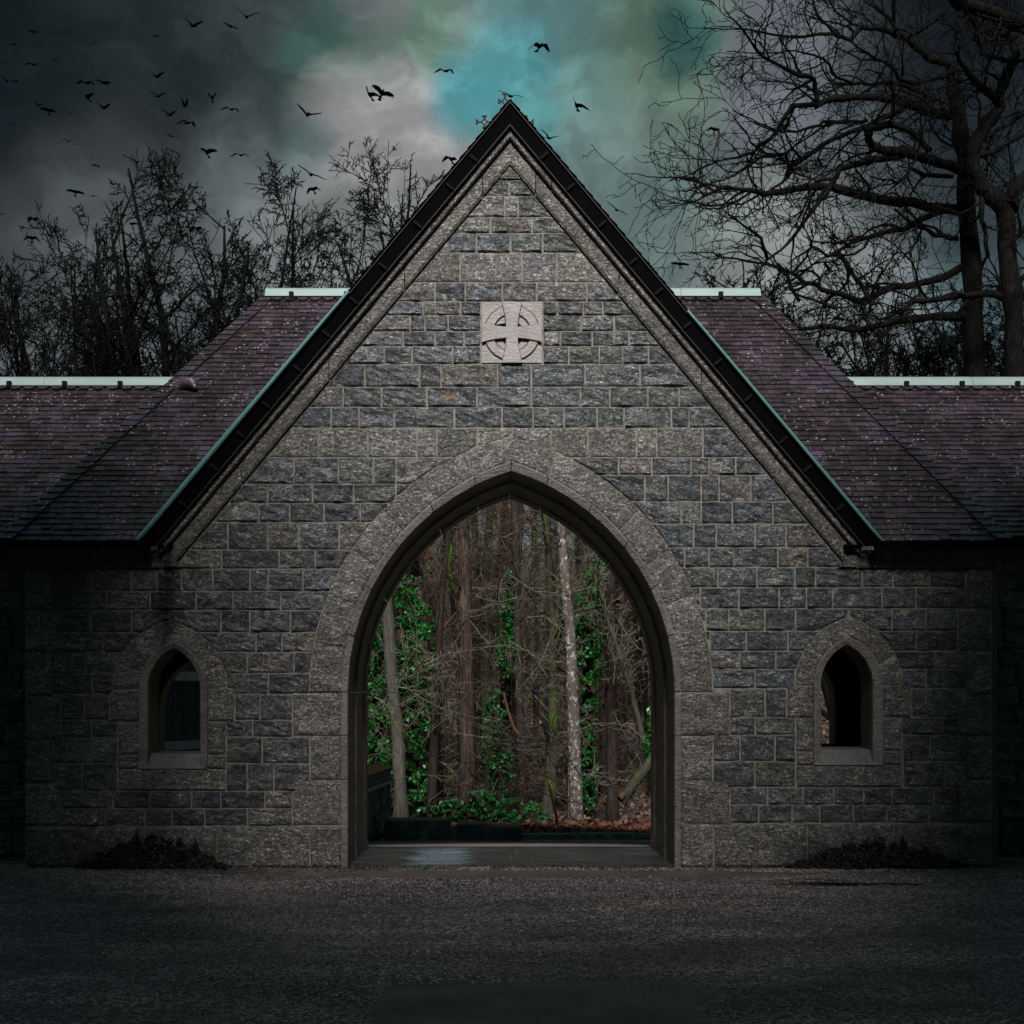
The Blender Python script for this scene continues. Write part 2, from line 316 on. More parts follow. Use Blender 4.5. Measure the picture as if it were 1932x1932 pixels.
def obj(name, V, Q, mat, parent=None, tint=None, smooth=False, center=False):
    V = np.asarray(V, dtype=np.float32).reshape(-1, 3); c = np.zeros(3)
    if center: c = (V.min(0)+V.max(0))/2; V = V-c
    o = bpy.data.objects.new(name, mesh(name, V, Q, mat, tint, smooth)); COL.objects.link(o)
    o.location = [float(v) for v in c]
    if parent:
        o.parent = parent
        if center or True: o.matrix_parent_inverse = world_loc(parent)
    return o
def world_loc(p):
    t = Vector((0, 0, 0)); q = p
    while q is not None:
        t += Vector(q.location); 
        if q.parent is not None: t += q.matrix_parent_inverse.to_translation()
        q = q.parent
    return Matrix.Translation(-t)
class Acc:                     # collects meshes into one
    def __init__(s): s.V = []; s.Q = []; s.T = []; s.n = 0
    def add(s, V, Q, tint=(1, 1, 1)):
        V = np.asarray(V, dtype=np.float32).reshape(-1, 3)
        s.Q += [tuple(int(i)+s.n for i in q) for q in Q]; s.V.append(V)
        s.T.append(np.tile(np.asarray(tint, dtype=np.float32), (len(V), 1)) if np.ndim(tint) == 1 else tint); s.n += len(V)
    def make(s, name, mat, parent=None, smooth=False, kind=None):
        if not s.V: return None
        o = obj(name, np.concatenate(s.V), s.Q, mat, parent, np.concatenate(s.T), smooth)
        if kind: o['kind'] = kind
        return o
def boxVQ(x0, x1, y0, y1, z0, z1):
    V = [(x0, y0, z0), (x1, y0, z0), (x1, y1, z0), (x0, y1, z0), (x0, y0, z1), (x1, y0, z1), (x1, y1, z1), (x0, y1, z1)]
    return V, [(0, 3, 2, 1), (4, 5, 6, 7), (0, 1, 5, 4), (1, 2, 6, 5), (2, 3, 7, 6), (3, 0, 4, 7)]
def bevbox(x0, x1, y0, y1, z0, z1, b=.01):
    """box with chamfered top and front edges"""
    V = []; 
    for (z, i) in ((z0, 0), (z1-b, 0), (z1, b)):
        V += [(x0+i, y0+i, z), (x1-i, y0+i, z), (x1-i, y1-i, z), (x0+i, y1-i, z)]
    Q = [(0, 3, 2, 1), (8, 9, 10, 11)]
    for r in (0, 4):
        for k in range(4): Q.append((r+k, r+(k+1) % 4, r+4+(k+1) % 4, r+4+k))
    return V, Q
def prism(poly, y0, y1):        # poly of (x,z), front at y0 (nearer the camera), back at y1
    n = len(poly); V = [(x, y0, z) for x, z in poly]+[(x, y1, z) for x, z in poly]
    Q = [tuple(range(n)), tuple(range(2*n-1, n-1, -1))]
    for k in range(n): Q.append((k, n+k, n+(k+1) % n, (k+1) % n))
    return V, Q
rng = np.random.default_rng(11); R = random.Random(5)

# ------------------------------------------------------------------ wall geometry (wall-drawing units)
def rakeL(y): return 962-(y-313)/1.196
def rakeR(y): return 962+(y-313)/1.196
def mk_arch(cx, a, yspr, yap):
    r = (a*a+(yspr-yap)**2)/(2*a); return (cx, a, yspr, yap, r)
A_OUT = mk_arch(964, 379, 1305, 823); A_CH = mk_arch(964.5, 320, 1305, 871); A_IN = mk_arch(964.5, 308, 1305, 889)
W_L = dict(out=mk_arch(320, 107, 1300, 1170), ch=mk_arch(327, 64, 1300, 1210), inn=mk_arch(328, 49, 1300, 1223), sill=1450, sin=1423)
W_R = dict(out=mk_arch(1601, 100, 1292, 1163), ch=mk_arch(1600.5, 65, 1292, 1202), inn=mk_arch(1598, 48.5, 1292, 1217), sill=1443, sin=1415)
def aL(A, y):
    cx, a, ys, ya, r = A
    if y <= ya: return cx
    if y >= ys: return cx-a
    return cx-a+r-sqrt(max(0, r*r-(ys-y)**2))
def aR(A, y): return 2*A[0]-aL(A, y)
def apt(A, s, ybase=None):
    """point on pointed arch: s=-1 left springing, 0 apex, 1 right springing, beyond: down the jamb"""
    cx, a, ys, ya, r = A; sg = -1 if s < 0 else 1; t = abs(s)
    if t > 1: return (cx+sg*a, ys+(t-1)*(ybase-ys))
    full = atan2(ys-ya, r-a); th = (1-t)*full       # angle from springing
    return (cx+sg*(a-r+r*cos(th)), ys-r*sin(th))
GAP = 1.6
US = [0, .04, .18, .33, .48, .63, .78, .93, 1]; VS = [0, .06, .2, .38, .58, .78, .94, 1]
def grid_stone(G, prot, rough, tint, r=None, yb=.012):
    """G (nv,nu,2) grid in wall-drawing units -> V,Q: raised uneven face with sides"""
    nv, nu = G.shape[:2]; r = r or rng
    X = wx(G[..., 0]); Z = wz(G[..., 1]); sd_ = float(r.random())*90
    Y = -prot*(1+rough*np.array([[1.5*mn.noise((x*7, z*11, sd_))+.9*mn.noise((x*19, z*26, sd_+5))+.35*(r.random()*2-1) for x, z in zip(a, b)] for a, b in zip(X, Z)]))
    edge = np.zeros((nv, nu), bool); edge[0] = edge[-1] = True; edge[:, 0] = edge[:, -1] = True
    Y[edge] = Y[edge]*.35-.002
    jx = (r.random((nv, nu))-.5)*.008; X = X+jx*(~edge)+jx*.5*edge; Z = Z+(r.random((nv, nu))-.5)*.004
    V = np.stack([X, Y, Z], -1).reshape(-1, 3); Q = []
    for j in range(nv-1):
        for i in range(nu-1): a = j*nu+i; Q.append((a, a+nu, a+nu+1, a+1))
    ring = [i for i in range(nu)]+[j*nu+nu-1 for j in range(1, nv)]+[(nv-1)*nu+i for i in range(nu-2, -1, -1)]+[j*nu for j in range(nv-2, 0, -1)]
    n0 = len(V); B = V[ring].copy(); B[:, 1] = yb; V = np.concatenate([V, B]); m = len(ring)
    for k in range(m): Q.append((ring[k], ring[(k+1) % m], n0+(k+1) % m, n0+k))
    return V, Q
def row_stone(x0, x1, y0, y1, prot, rough, clip=True, g=GAP):
    """rectangle of a course clipped by the rakes, the arch, hoods; None when nothing is left"""
    mid = (x0+x1)/2
    def lim(y):
        l, r_ = x0+g, x1-g
        if clip and y < 1073: l = max(l, rakeL(y)+2); r_ = min(r_, rakeR(y)-2)
        if clip:
            if 820 < y < 1306:
                if mid < 965: r_ = min(r_, aL(A_OUT, y)-2.2)
                else: l = max(l, aR(A_OUT, y)+2.2)
            for w in (W_L, W_R):
                o = w['out']; ya, ys, cx, a = o[3], o[2], o[0], o[1]
                if ya < y < ys and cx-a-60 < mid < cx+a+60:
                    if mid < cx: r_ = min(r_, aL(o, y)-2)
                    else: l = max(l, aR(o, y)+2)
        return l, r_
    ys = np.linspace(y0+g, y1-g, 15); ok = [y for y in ys if lim(y)[1]-lim(y)[0] > 3]
    if not ok or ok[-1]-ok[0] < 4: return None
    ya, yb = ok[0], ok[-1]; us = US if (x1-x0) > 45 else [0, .08, .5, .92, 1]
    G = np.zeros((len(VS), len(us), 2)); r_drop = 0
    for j, v in enumerate(VS):
        y = ya+(yb-ya)*v; l, r_ = lim(y)
        for i, u in enumerate(us): G[j, i] = (l+(r_-l)*u, y)
    area = (yb-ya)*np.mean([lim(y)[1]-lim(y)[0] for y in ok])
    return G, area
def Lz(*v): return [a/3 for a in v]
def Mz(*v): return [a/3+644 for a in v]
def Rz(*v): return [a/3+1288 for a in v]
BIG = -100; END = 2100
PN0, PN1 = 907, 1024
courses = [   # y0, y1, x edges (None breaks)
 (339, 370, [BIG]+Mz(950)+[END]),
 (370, 410, [BIG]+Mz(925, 1000)+[END]),
 (410, 440, [BIG]+Mz(845, 1080)+[END]),
 (440, 477, [BIG]+Mz(765, 958, 1140)+[END]),
 (477, 533, [BIG]+Mz(672, 1022, 1218)+[END]),
 (533, 569, [BIG]+Mz(530, 702, 912, 1105, 1390)+[END]),
 (569, 595, [BIG]+Mz(462, 675)+[PN0, None, PN1]+Mz(1222, 1370, 1480)+[END]),
 (595, 625, [BIG]+Mz(390, 473, 605)+[PN0, None, PN1]+Mz(1355, 1545)+[END]),
 (625, 653, [BIG]+Mz(350, 530, 695)+[PN0, None, PN1]+Mz(1240, 1420, 1628)+[END]),
 (653, 687, [BIG]+Mz(243, 400, 630)+[PN0, None, PN1]+Mz(1288, 1460, 1592, 1738)+[END]),
 (687, 730, [BIG]+Mz(132, 443, 565, 885, 1075, 1380, 1690)+[END]),
 (730, 768, [BIG]+Mz(10, 228, 485, 768, 1075, 1355, 1520, 1735, 1912)+[END]),
 (768, 807, [BIG, 625]+Mz(100, 300, 640, 910, 1085, 1262, 1448, 1600, 1868)+[1300, END]),
 (807, 863, [BIG, 601]+Mz(150, 428, 540, 770, 968, 1190, 1395, 1670, 1785)+[1326, END]),
 (863, 913, [BIG]+Lz(1665, 1915)+Mz(182, 310)+[964]), (863, 896, [964]+Mz(1570, 1757)+Rz(48, 148, 300)+[END]),
 (913, 949, [BIG]+Lz(1515, 1770)+Mz(70, 310)+[964]), (896, 946, [964]+Mz(1718, 1850)+Rz(105, 205, 385)+[END]),
 (949, 985, [BIG]+Lz(1465, 1640, 1835)+[680, 964]), (946, 988, [964]+Mz(1925)+Rz(105, 280, 510)+[END]),
 (985, 1037, [BIG]+Lz(1290, 1515, 1692)+[640, 964]), (988, 1033, [964]+Rz(62, 190, 410, 585)+[END]),
 (1037, 1073, [330]+Lz(1255, 1580, 1785)+[964]), (1033, 1070, [964]+Rz(10, 148, 288, 538, 708)+[1590]),
 (1073, 1115, [100]+Lz(520, 745, 890, 1028, 1205, 1415, 1518, 1715)+[964]), (1070, 1108, [964]+Rz(200, 420, 635, 752, 1015, 1190, 1397, 1598)),
 (1115, 1151, [100]+Lz(605, 850, 1110, 1320, 1590)+[964]), (1108, 1148, [964]+Rz(100, 318, 545, 700, 848, 1128, 1320, 1605)),
 (1151, 1193, [115]+Lz(512, 745)+[320]+Lz(1250, 1415, 1645)+[964]), (1148, 1190, [964]+Rz(130, 262, 465, 638)+[1601]+Rz(1183, 1377, 1555)),
 (1193, 1230, [115]+Lz(585)+[320]+Lz(1450, 1597)+[964]), (1190, 1228, [964]+Rz(155, 360, 595)+[1601]+Rz(1322, 1555)),
 (1230, 1270, [100]+Lz(485)+[320]+Lz(1400, 1665)+[964]), (1228, 1262, [964]+Rz(322, 527)+[1601]+Rz(1430, 1605)),
 (1270, 1309, [100]+Lz(525)+[215, None, 427]+Lz(1520)+[964]), (1262, 1298, [964]+Rz(170, 410)+[1500, None, 1701]+Rz(1377, 1605)),
 (1309, 1358, [115]+Lz(480, 620)+[None]+Lz(1330, 1472)+[552]), (1299, 1353, [1377]+Rz(467, 588)+[None]+Rz(1295, 1560)),
 (1358, 1390, [115]+Lz(520, 665)+[None]+Lz(1280, 1430)+[552]), (1353, 1386, [1377]+Rz(410, 638)+[None]+Rz(1240, 1470, 1560)),
 (1390, 1440, [100]+Lz(515, 665)+[None]+Lz(1280, 1485)+[585]), (1386, 1436, [1345]+Rz(325, 522, 638)+[None]+Rz(1245, 1400, 1610)),
 (1440, 1492, [100]+Lz(465, 665)+[None]+Lz(1280, 1400, 1550)+[585]), (1436, 1485, [1345]+Rz(408, 638)+[None]+Rz(1247, 1485, 1610)),
 (1492, 1525, [115]+Lz(640, 850, 1085, 1250, 1500)+[552]), (1485, 1518, [1377]+Rz(480, 680, 855, 1025, 1185, 1420, 1565)),
 (1525, 1558, [115]+Lz(600, 820, 975, 1160, 1400)+[552]), (1518, 1552, [1377]+Rz(430, 620, 775, 965, 1155, 1395, 1565)),
]
ash_rows = [(477, 1), (807, 1)]          # courses with larger hammered blocks

gate = empty('gatehouse', (0, 0, 0), 'grey granite gatehouse with a steep gable over a tall pointed carriage arch', 'gatehouse')
# --- mortar body of the front wall, built in strips round its openings
def wall_intervals(y):
    if y < 1036: l, r_ = rakeL(y)-4, rakeR(y)+4
    else: l, r_ = 48, 1872
    holes = []
    if y > A_CH[3]: holes.append((aL(A_CH, y), aR(A_CH, y)))
    for w in (W_L, W_R):
        if w['ch'][3] < y < w['sill']: holes.append((aL(w['ch'], y), aR(w['ch'], y)))
    holes.sort(); iv = []; c = l
    for h in holes: iv.append((c, h[0])); c = h[1]
    iv.append((c, r_)); return iv
def strip_wall(Y, y_top, flip=False, yfun=wall_intervals, sc=lambda x, y: (wx(x), wz(y))):
    acc = Acc(); brk = sorted(set([y_top, 1036, A_CH[3], W_L['ch'][3], W_R['ch'][3], W_L['sill'], W_R['sill'], 1638]+list(np.arange(y_top, 1638, 6.0))))
    for a, b in zip(brk[:-1], brk[1:]):
        if b-a < .01: continue
        i1, i2 = yfun(a+.005), yfun(b-.005)
        if len(i1) != len(i2): continue
        for (l0, r0), (l1, r1) in zip(i1, i2):
            p = [(l0, a), (r0, a), (r1, b), (l1, b)]
            V = [(sc(*q)[0], Y, sc(*q)[1]) for q in p]; acc.add(V, [(0, 3, 2, 1)] if not flip else [(0, 1, 2, 3)])
    return acc
wall = strip_wall(0.0, 270).make('front_wall', 'mortar', gate)
stones = []
for y0, y1, xs in courses:
    for a, b in zip(xs[:-1], xs[1:]):
        if a is None or b is None: continue
        r_ = row_stone(a, b, y0, y1, 0, 0)
        if r_ is None: continue
        G, area = r_
        hammered = (y0 in (477, 807) and R.random() < .75); pale = (y0 == 370 and 950 < (a+b)/2 < 980) or (y0 == 625 and a == PN1)
        t = .78+.5*R.random(); tint = np.array([t, t*(.97+.06*R.random()), t*(.95+.12*R.random())])
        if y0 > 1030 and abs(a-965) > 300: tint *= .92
        if pale: tint = np.array([2.6, 2.3, 2.15])
        elif hammered: tint = tint*.95
        elif R.random() < .14: tint = tint*np.array([1.4, 1.25, 1.15])
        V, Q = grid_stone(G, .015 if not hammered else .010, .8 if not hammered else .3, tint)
        stones.append((area, V, Q, tint, 'ashlar' if hammered else 'rock', pale))
stones.sort(key=lambda s: -s[0])
rest = Acc()
for k, (area, V, Q, tint, mt, pale) in enumerate(stones):
    if k < 300 or pale:
        o = obj('stone', V, Q, mt, wall, tint, False, True)
        if pale: o['label'] = 'small pale pinkish stone among the dark courses'
    else: rest.add(V, Q, tint)
rest.make('small_stones', 'rock', wall, kind='stuff')
print('stones', len(stones))
# quoins (larger hammered corner and jamb blocks) and plinth
def quoin(x0, x1, y0, y1, name='quoin', prot=.022, mt='ashlar', lab=None):
    r_ = row_stone(x0, x1, y0, y1, 0, 0, False)
    t = .82+.3*R.random(); V, Q = grid_stone(r_[0], prot, .25, t)
    o = obj(name, V, Q, mt, wall, (t, t*.98, t*.97), False, True)
for k, (y0, y1) in enumerate([(1072, 1151), (1151, 1230), (1230, 1313), (1313, 1396), (1396, 1477), (1477, 1558)]):
    quoin(48, 100 if k % 2 == 0 else 115, y0, y1)
for k, (y0, y1) in enumerate([(1070, 1148), (1148, 1228), (1228, 1310), (1310, 1388), (1388, 1470), (1470, 1552)]):
    quoin(1823 if k % 2 == 0 else 1808, 1872, y0, y1)
for y0, y1, xl, xr in [(1306, 1388, 552, 1377), (1388, 1472, 585, 1345), (1472, 1556, 552, 1377)]:
    quoin(xl, 645, y0, y1, 'jamb_stone'); quoin(1284, xr, y0, y1, 'jamb_stone')
for a, b in [(48, 240), (240, 410), (410, 585), (585, 645)]: quoin(a, b, 1558, 1637, 'plinth_stone', .030)
for a, b in [(1284, 1346), (1346, 1523), (1523, 1686), (1686, 1872)]: quoin(a, b, 1553, 1637, 'plinth_stone', .030)
# window side stones and under-sill stones
for w, L_, R_ in ((W_L, [(207, 1302, 1361), (222, 1361, 1424), (222, 1424, 1492)], [(443, 1297, 1361), (427, 1361, 1424), (427, 1424, 1492)]),
                  (W_R, [(1484, 1293, 1354), (1501, 1354, 1418), (1501, 1418, 1485)], [(1719, 1292, 1354), (1702, 1354, 1417), (1702, 1417, 1485)])):
    cl, cr = w['ch'][0]-w['ch'][1], w['ch'][0]+w['ch'][1]
    for x, a, b in L_[:2]: quoin(x, cl, a, b, 'jamb_stone')
    for x, a, b in R_[:2]: quoin(cr, x, a, b, 'jamb_stone')
    quoin(L_[2][0], R_[2][0], w['sill'], L_[2][2], 'under_sill_stone')
    quoin(L_[2][0], cl, L_[2][1], w['sill'], 'jamb_stone'); quoin(cr, R_[2][0], R_[2][1], w['sill'], 'jamb_stone')

# --- voussoirs and dressed rings
def voussoir(Ao, Ai, s0, s1, yb0, prot_o, prot_i, name, mt, par, nu=5, nv=7, depth=.012, rough=.25):
    G = np.zeros((nv, nu, 2)); 
    for j in range(nv):
        s = s0+(s1-s0)*j/(nv-1)
        po, pi_ = apt(Ao, s, yb0), apt(Ai, s, yb0)
        for i in range(nu):
            u = [0, .07, .5, .93, 1][i] if nu == 5 else i/(nu-1)
            G[j, i] = (po[0]+(pi_[0]-po[0])*u, po[1]+(pi_[1]-po[1])*u)
    c = G.mean((0, 1))                          # joint gap
    for j in (0, nv-1):
        d = G[1 if j == 0 else nv-2]-G[j]; n = np.linalg.norm(d, axis=-1, keepdims=True); G[j] += d/np.maximum(n, 1e-6)*.9
    G = G[:, ::-1] if s0 < s1 else G
    t = .85+.3*R.random(); V, Q = grid_stone(G, prot_o, rough, t)
    return obj(name, V, Q, mt, par, (t, t*.975, t*.955), False, True)
arch = obj('arch', *prism([(wx(x), wz(y)) for x, y in [(880, 817), (1048, 817), (1048, 835), (880, 835)]], .03, .05), 'mortar', gate)
K = .135
voussoir(A_OUT, A_CH, -K, K, 1637, .022, 0, 'keystone', 'ashlar', arch, nv=9)
nvs = 6
for sg in (-1, 1):
    for i in range(nvs):
        s0 = K+(1-K)*i/nvs; s1 = K+(1-K)*(i+1)/nvs
        voussoir(A_OUT, A_CH, sg*s0, sg*s1, 1637, .022, 0, 'voussoir', 'ashlar', arch)
# chamfer ring + soffit as swept profile pieces
def sweep(prof, s0, s1, n, ybase, gapend=.0):
    """prof: list of (archcurve, Y); returns V,Q strip between arch params s0..s1"""
    V = []; m = len(prof)
    for j in range(n+1):
        s = s0+(s1-s0)*j/n
        for A, Y in prof:
            x, y = apt(A, s, ybase); V.append((wx(x), Y, wz(y)))
    Q = []
    for j in range(n):
        for i in range(m-1): a = j*m+i; Q.append((a, a+1, a+m+1, a+m))
    return V, Q
def off(A, d): cx, a, ys, ya, r = A; r2 = r+d; return (cx, a+d, ys, ys-sqrt(max(1, r2*r2-(r-a)**2)), r2)
def ring_set(Ach, Ain, ybase, cuts, deep, par, mtf, mts, name1, name2, thick):
    e = .0018
    for sg in (-1, 1):
        for a, b in zip(cuts[:-1], cuts[1:]):
            V, Q = sweep([(off(Ach, 1.5), .01), (Ach, -.024), (off(Ach, -2), -.028), (off(Ain, 1.2), -.006), (Ain, .008), (Ain, .06)], sg*(a+e), sg*(b-e), max(2, int((b-a)*14)), ybase)
            if sg < 0: Q = [q[::-1] for q in Q]
            t = .85+.3*R.random(); obj(name1, V, Q, mtf, par, (t, t*.97, t*.95), False, True)
            V, Q = sweep(deep, sg*(a+e*.6), sg*(b-e*.6), max(2, int((b-a)*14)), ybase)
            if sg < 0: Q = [q[::-1] for q in Q]
            t = .8+.4*R.random(); obj(name2, V, Q, mts, par, (t, t, t), False, True)
cuts = [0, .13, .30, .47, .64, .81, 1.0, 1.25, 1.5, 1.78, 1.999]
I = A_IN
deep = [(I, .06), (I, .56), (off(I, -1.2), .58), (off(I, -5), .60), (off(I, -5), 1.26), (off(I, -6), 1.29), (off(I, -8), 1.30), (off(I, -8), 1.6)]
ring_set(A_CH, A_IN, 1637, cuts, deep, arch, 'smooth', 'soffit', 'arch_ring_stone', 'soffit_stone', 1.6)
# mortar lining behind the ring so no light slips through the joints
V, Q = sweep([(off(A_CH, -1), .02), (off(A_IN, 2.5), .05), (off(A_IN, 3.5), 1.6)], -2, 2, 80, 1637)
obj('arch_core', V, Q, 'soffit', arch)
# --- small windows
def window(w, mirror, nL):
    lab = 'left' if w is W_L else 'right'
    win = obj('window_opening', *boxVQ(wx(w['ch'][0])-.2, wx(w['ch'][0])+.2, .02, .03, wz(w['sill'])-.05, wz(w['sill'])-.02), 'mortar', gate)
    cs = [0, .5, 1.0] if w is W_L else [0, .42, 1.0]
    V0 = w['out']
    if w is W_L: parts = [(-.36, .36), (-.72, -.36), (-1, -.72), (.36, .72), (.72, 1)]
    else: parts = [(-.52, .30), (-1, -.52), (.30, .66), (.66, 1)]
    for a, b in parts: voussoir(w['out'], w['ch'], a, b, w['sill'], .018, 0, 'voussoir', 'ashlar', win)
    c2 = [0, .42, 1.0, 1.42, 1.999]
    dp = [(w['inn'], .06), (w['inn'], .42), (off(w['inn'], 6), .5)]
    ring_set(w['ch'], w['inn'], w['sill'], c2, dp, win, 'smooth', 'soffit', 'frame_stone', 'reveal_stone', .5)
    V, Q = sweep([(off(w['ch'], -.5), .02), (off(w['inn'], 2), .05), (off(w['inn'], 8), .5)], -2, 2, 40, w['sill'])
    obj('window_core', V, Q, 'soffit', win)
    cl, cr = w['ch'][0]-w['ch'][1], w['ch'][0]+w['ch'][1]; zt, zb = wz(w['sin']), wz(w['sill'])
    V = [(wx(cl+1), -.03, zb), (wx(cr-1), -.03, zb), (wx(cr-1), .12, zt), (wx(cl+1), .12, zt), (wx(cr-1), .5, zt+.01), (wx(cl+1), .5, zt+.01), (wx(cl+1), .02, zb-.02), (wx(cr-1), .02, zb-.02)]
    obj('sill', V, [(0, 1, 2, 3), (3, 2, 4, 5), (6, 7, 1, 0), (1, 7, 4, 2), (0, 3, 5, 6)], 'smooth', win, (.8, .8, .8))
    win['label'] = 'small pointed window opening in the %s side of the wall' % lab
    return win
window(W_L, False, 3); window(W_R, True, 3)

# --- inner rear skin of the thick front wall
def rear_skin(Y, sd_):
    acc = Acc()
    wins = [(-3.19, .46, 1.45, 2.02, .86), (2.99, .40, 1.55, 2.08, 1.10)]
    zs = sorted(set([-.02, .86, 1.10, 2.02, 2.08]+list(np.arange(0, 3.1, .06))))
    def hw(cx, a, zs_, za, z):
        if z >= za: return 0
        if z <= zs_: return a
        r = (a*a+(za-zs_)**2)/(2*a); return a-r+sqrt(r*r-(z-zs_)**2)
    for z0, z1 in zip(zs[:-1], zs[1:]):
        rows = []
        for z in (z0+1e-4, z1-1e-4):
            iv = []; c = -4.55
            hs = []
            for cx, a, s_, t_, b_ in wins:
                h = hw(cx, a, s_, t_, z)
                if b_ <= z < t_: hs.append((cx-h, cx+h))
            hs.append((-1.60, 1.60)); hs.sort()
            for h in hs: iv.append((c, h[0])); c = h[1]
            iv.append((c, 4.55)); rows.append(iv)
        if len(rows[0]) != len(rows[1]): continue
        for (a, b), (c_, d) in zip(*rows):
            if (a+b)*sd_ > 0: acc.add([(a, Y, z0), (b, Y, z0), (d, Y, z1), (c_, Y, z1)], [(0, 1, 2, 3)])
    # pointed frames of the two openings
    for cx, a, s_, t_, b_ in [w for w in wins if w[0]*sd_ > 0]:
        r = (a*a+(t_-s_)**2)/(2*a); full = atan2(t_-s_, r-a); pts = [(cx-a, b_)]
        pts += [(cx-a+r-r*cos(f*full/8), s_+r*sin(f*full/8)) for f in range(9)]
        pts += [(2*cx-p[0], p[1]) for p in pts[::-1][1:]]
        n = len(pts); V = [(x, Y-.10, z) for x, z in pts]+[(x, Y+.16, z) for x, z in pts]+[(cx+(x-cx)*1.12, Y-.10, z+.03) for x, z in pts]
        acc.add(V, [(k, k+1, n+k+1, n+k) for k in range(n-1)]+[(k, k+1, 2*n+k+1, 2*n+k) for k in range(n-1)], (1.6, 1.6, 1.6))
        acc.add(*boxVQ(cx-a-.05, cx+a+.05, Y-.12, Y+.2, b_-.08, b_))
    return acc
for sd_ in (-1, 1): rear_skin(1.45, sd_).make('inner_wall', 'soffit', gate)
side = Acc()
for sg in (-1, 1):
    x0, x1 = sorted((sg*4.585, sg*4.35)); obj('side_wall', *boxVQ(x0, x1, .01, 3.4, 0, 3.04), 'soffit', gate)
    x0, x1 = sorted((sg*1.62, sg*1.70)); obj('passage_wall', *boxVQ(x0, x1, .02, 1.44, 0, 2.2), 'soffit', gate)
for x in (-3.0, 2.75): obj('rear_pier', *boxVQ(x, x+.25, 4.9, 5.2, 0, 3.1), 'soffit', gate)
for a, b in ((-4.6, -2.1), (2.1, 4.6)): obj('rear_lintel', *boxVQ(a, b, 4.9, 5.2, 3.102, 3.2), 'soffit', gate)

# --- gable coping, bargeboards, verge
def rake_pt(off_y, t, y0=None):       # t = horizontal distance from apex (signed)
    return (962+t, off_y+abs(t)*1.19)
def rake_piece(t0, t1, o0, o1, yf, yb, name, mt, par, tint=1.0, bev=0.0, seg=1, ends=(0, 0)):
    """piece along the rake between vertical offsets o0 (top) and o1 (bottom)"""
    V = []; Q = []; n = seg
    for j in range(n+1):
        t = t0+(t1-t0)*j/n; j_ = (R.random()-.5)*.004 if bev else 0
        a, b = rake_pt(o0, t), rake_pt(o1, t)
        m0, m1 = rake_pt(o0+(o1-o0)*.12, t), rake_pt(o0+(o1-o0)*.85, t)
        V += [(wx(a[0]), yb, wz(a[1])), (wx(a[0]), yf+bev, wz(a[1])), (wx(m0[0]), yf+j_, wz(m0[1])), (wx(m1[0]), yf+j_, wz(m1[1])), (wx(b[0]), yf+bev, wz(b[1])), (wx(b[0]), yb, wz(b[1]))]
    for j in range(n):
        for i in range(6): a = j*6+i; b = j*6+(i+1) % 6; Q.append((a, b, b+6, a+6))
    Q += [(0, 1, 2, 3, 4, 5), tuple(range(n*6+5, n*6-1, -1))]
    return obj(name, V, Q, mt, par, (tint, tint, tint*.97), False, True)
cop = obj('gable_coping', *prism([(wx(962), wz(262)), (wx(930), wz(300)), (wx(994), wz(300))], .02, .06), 'mortar', gate)
for sg in (-1, 1):
    ed = [0, 48, 205, 360, 498, 634] if sg > 0 else [0, 52, 198, 340, 505, 634]
    for a, b in zip(ed[:-1], ed[1:]):
        g = .8
        rake_piece(sg*(a+(0 if a == 0 else g)), sg*(b-g), 268, 312, -.048, .02, 'coping_stone', 'coping', cop, .8+.3*R.random(), .018, 6)
    ed = [0, 78, 303, 480, 655] if sg > 0 else [0, 105, 300, 470, 655]
    for a, b in zip(ed[:-1], ed[1:]):
        rake_piece(sg*(a+(0 if a == 0 else g)), sg*(b-g), 246, 268.5, -.10, .02, 'coping_stone', 'coping', cop, .85+.3*R.random(), .02, 6)
# apex filler triangle under the coping
V, Q = prism([(wx(962), wz(316)), (wx(942), wz(338)), (wx(982), wz(338))], -.02, .02); obj('apex_stone', V, Q, 'coping', cop, (.8, .8, .8), False, True)
roof = obj('gable_roof', [(wx(962), -.18, wz(202)), (wx(962), 5.2, wz(202)), (wx(268), -.18, wz(202+694*1.19)), (wx(268), 5.2, wz(202+694*1.19)), (wx(1656), -.18, wz(202+694*1.19)), (wx(1656), 5.2, wz(202+694*1.19)),
            (wx(962), -.10, wz(212)), (wx(962), 5.2, wz(212)), (wx(280), -.10, wz(212+682*1.19)), (wx(280), 5.2, wz(212+682*1.19)), (wx(1644), -.10, wz(212+682*1.19)), (wx(1644), 5.2, wz(212+682*1.19))],
           [(0, 1, 3, 2), (1, 0, 4, 5), (6, 8, 9, 7), (7, 11, 10, 6), (0, 2, 8, 6), (4, 0, 6, 10), (2, 3, 9, 8), (5, 4, 10, 11)], 'black_paint_and_shade', gate, (1, 1, 1))
cr = Acc()     # courses of slates on the two big slopes, seen only from the side
for sg in (-1, 1):
    for i in range(46):
        t0, t1 = 694*i/46, 694*(i+1)/46+4; a, b = rake_pt(202, sg*t0), rake_pt(202, sg*t1)
        V = [(wx(a[0]), -.17, wz(a[1])+.004), (wx(a[0]), 5.18, wz(a[1])+.004), (wx(b[0]), 5.18, wz(b[1])+.022), (wx(b[0]), -.17, wz(b[1])+.022), (wx(b[0]), 5.18, wz(b[1])+.004), (wx(b[0]), -.17, wz(b[1])+.004)]
        cr.add(V, [(0, 1, 2, 3), (3, 2, 4, 5)] if sg < 0 else [(3, 2, 1, 0), (5, 4, 2, 3)], (.8+.4*R.random(),)*3)
cr.make('slate_courses', 'slate', roof, kind='stuff')
barge = {}
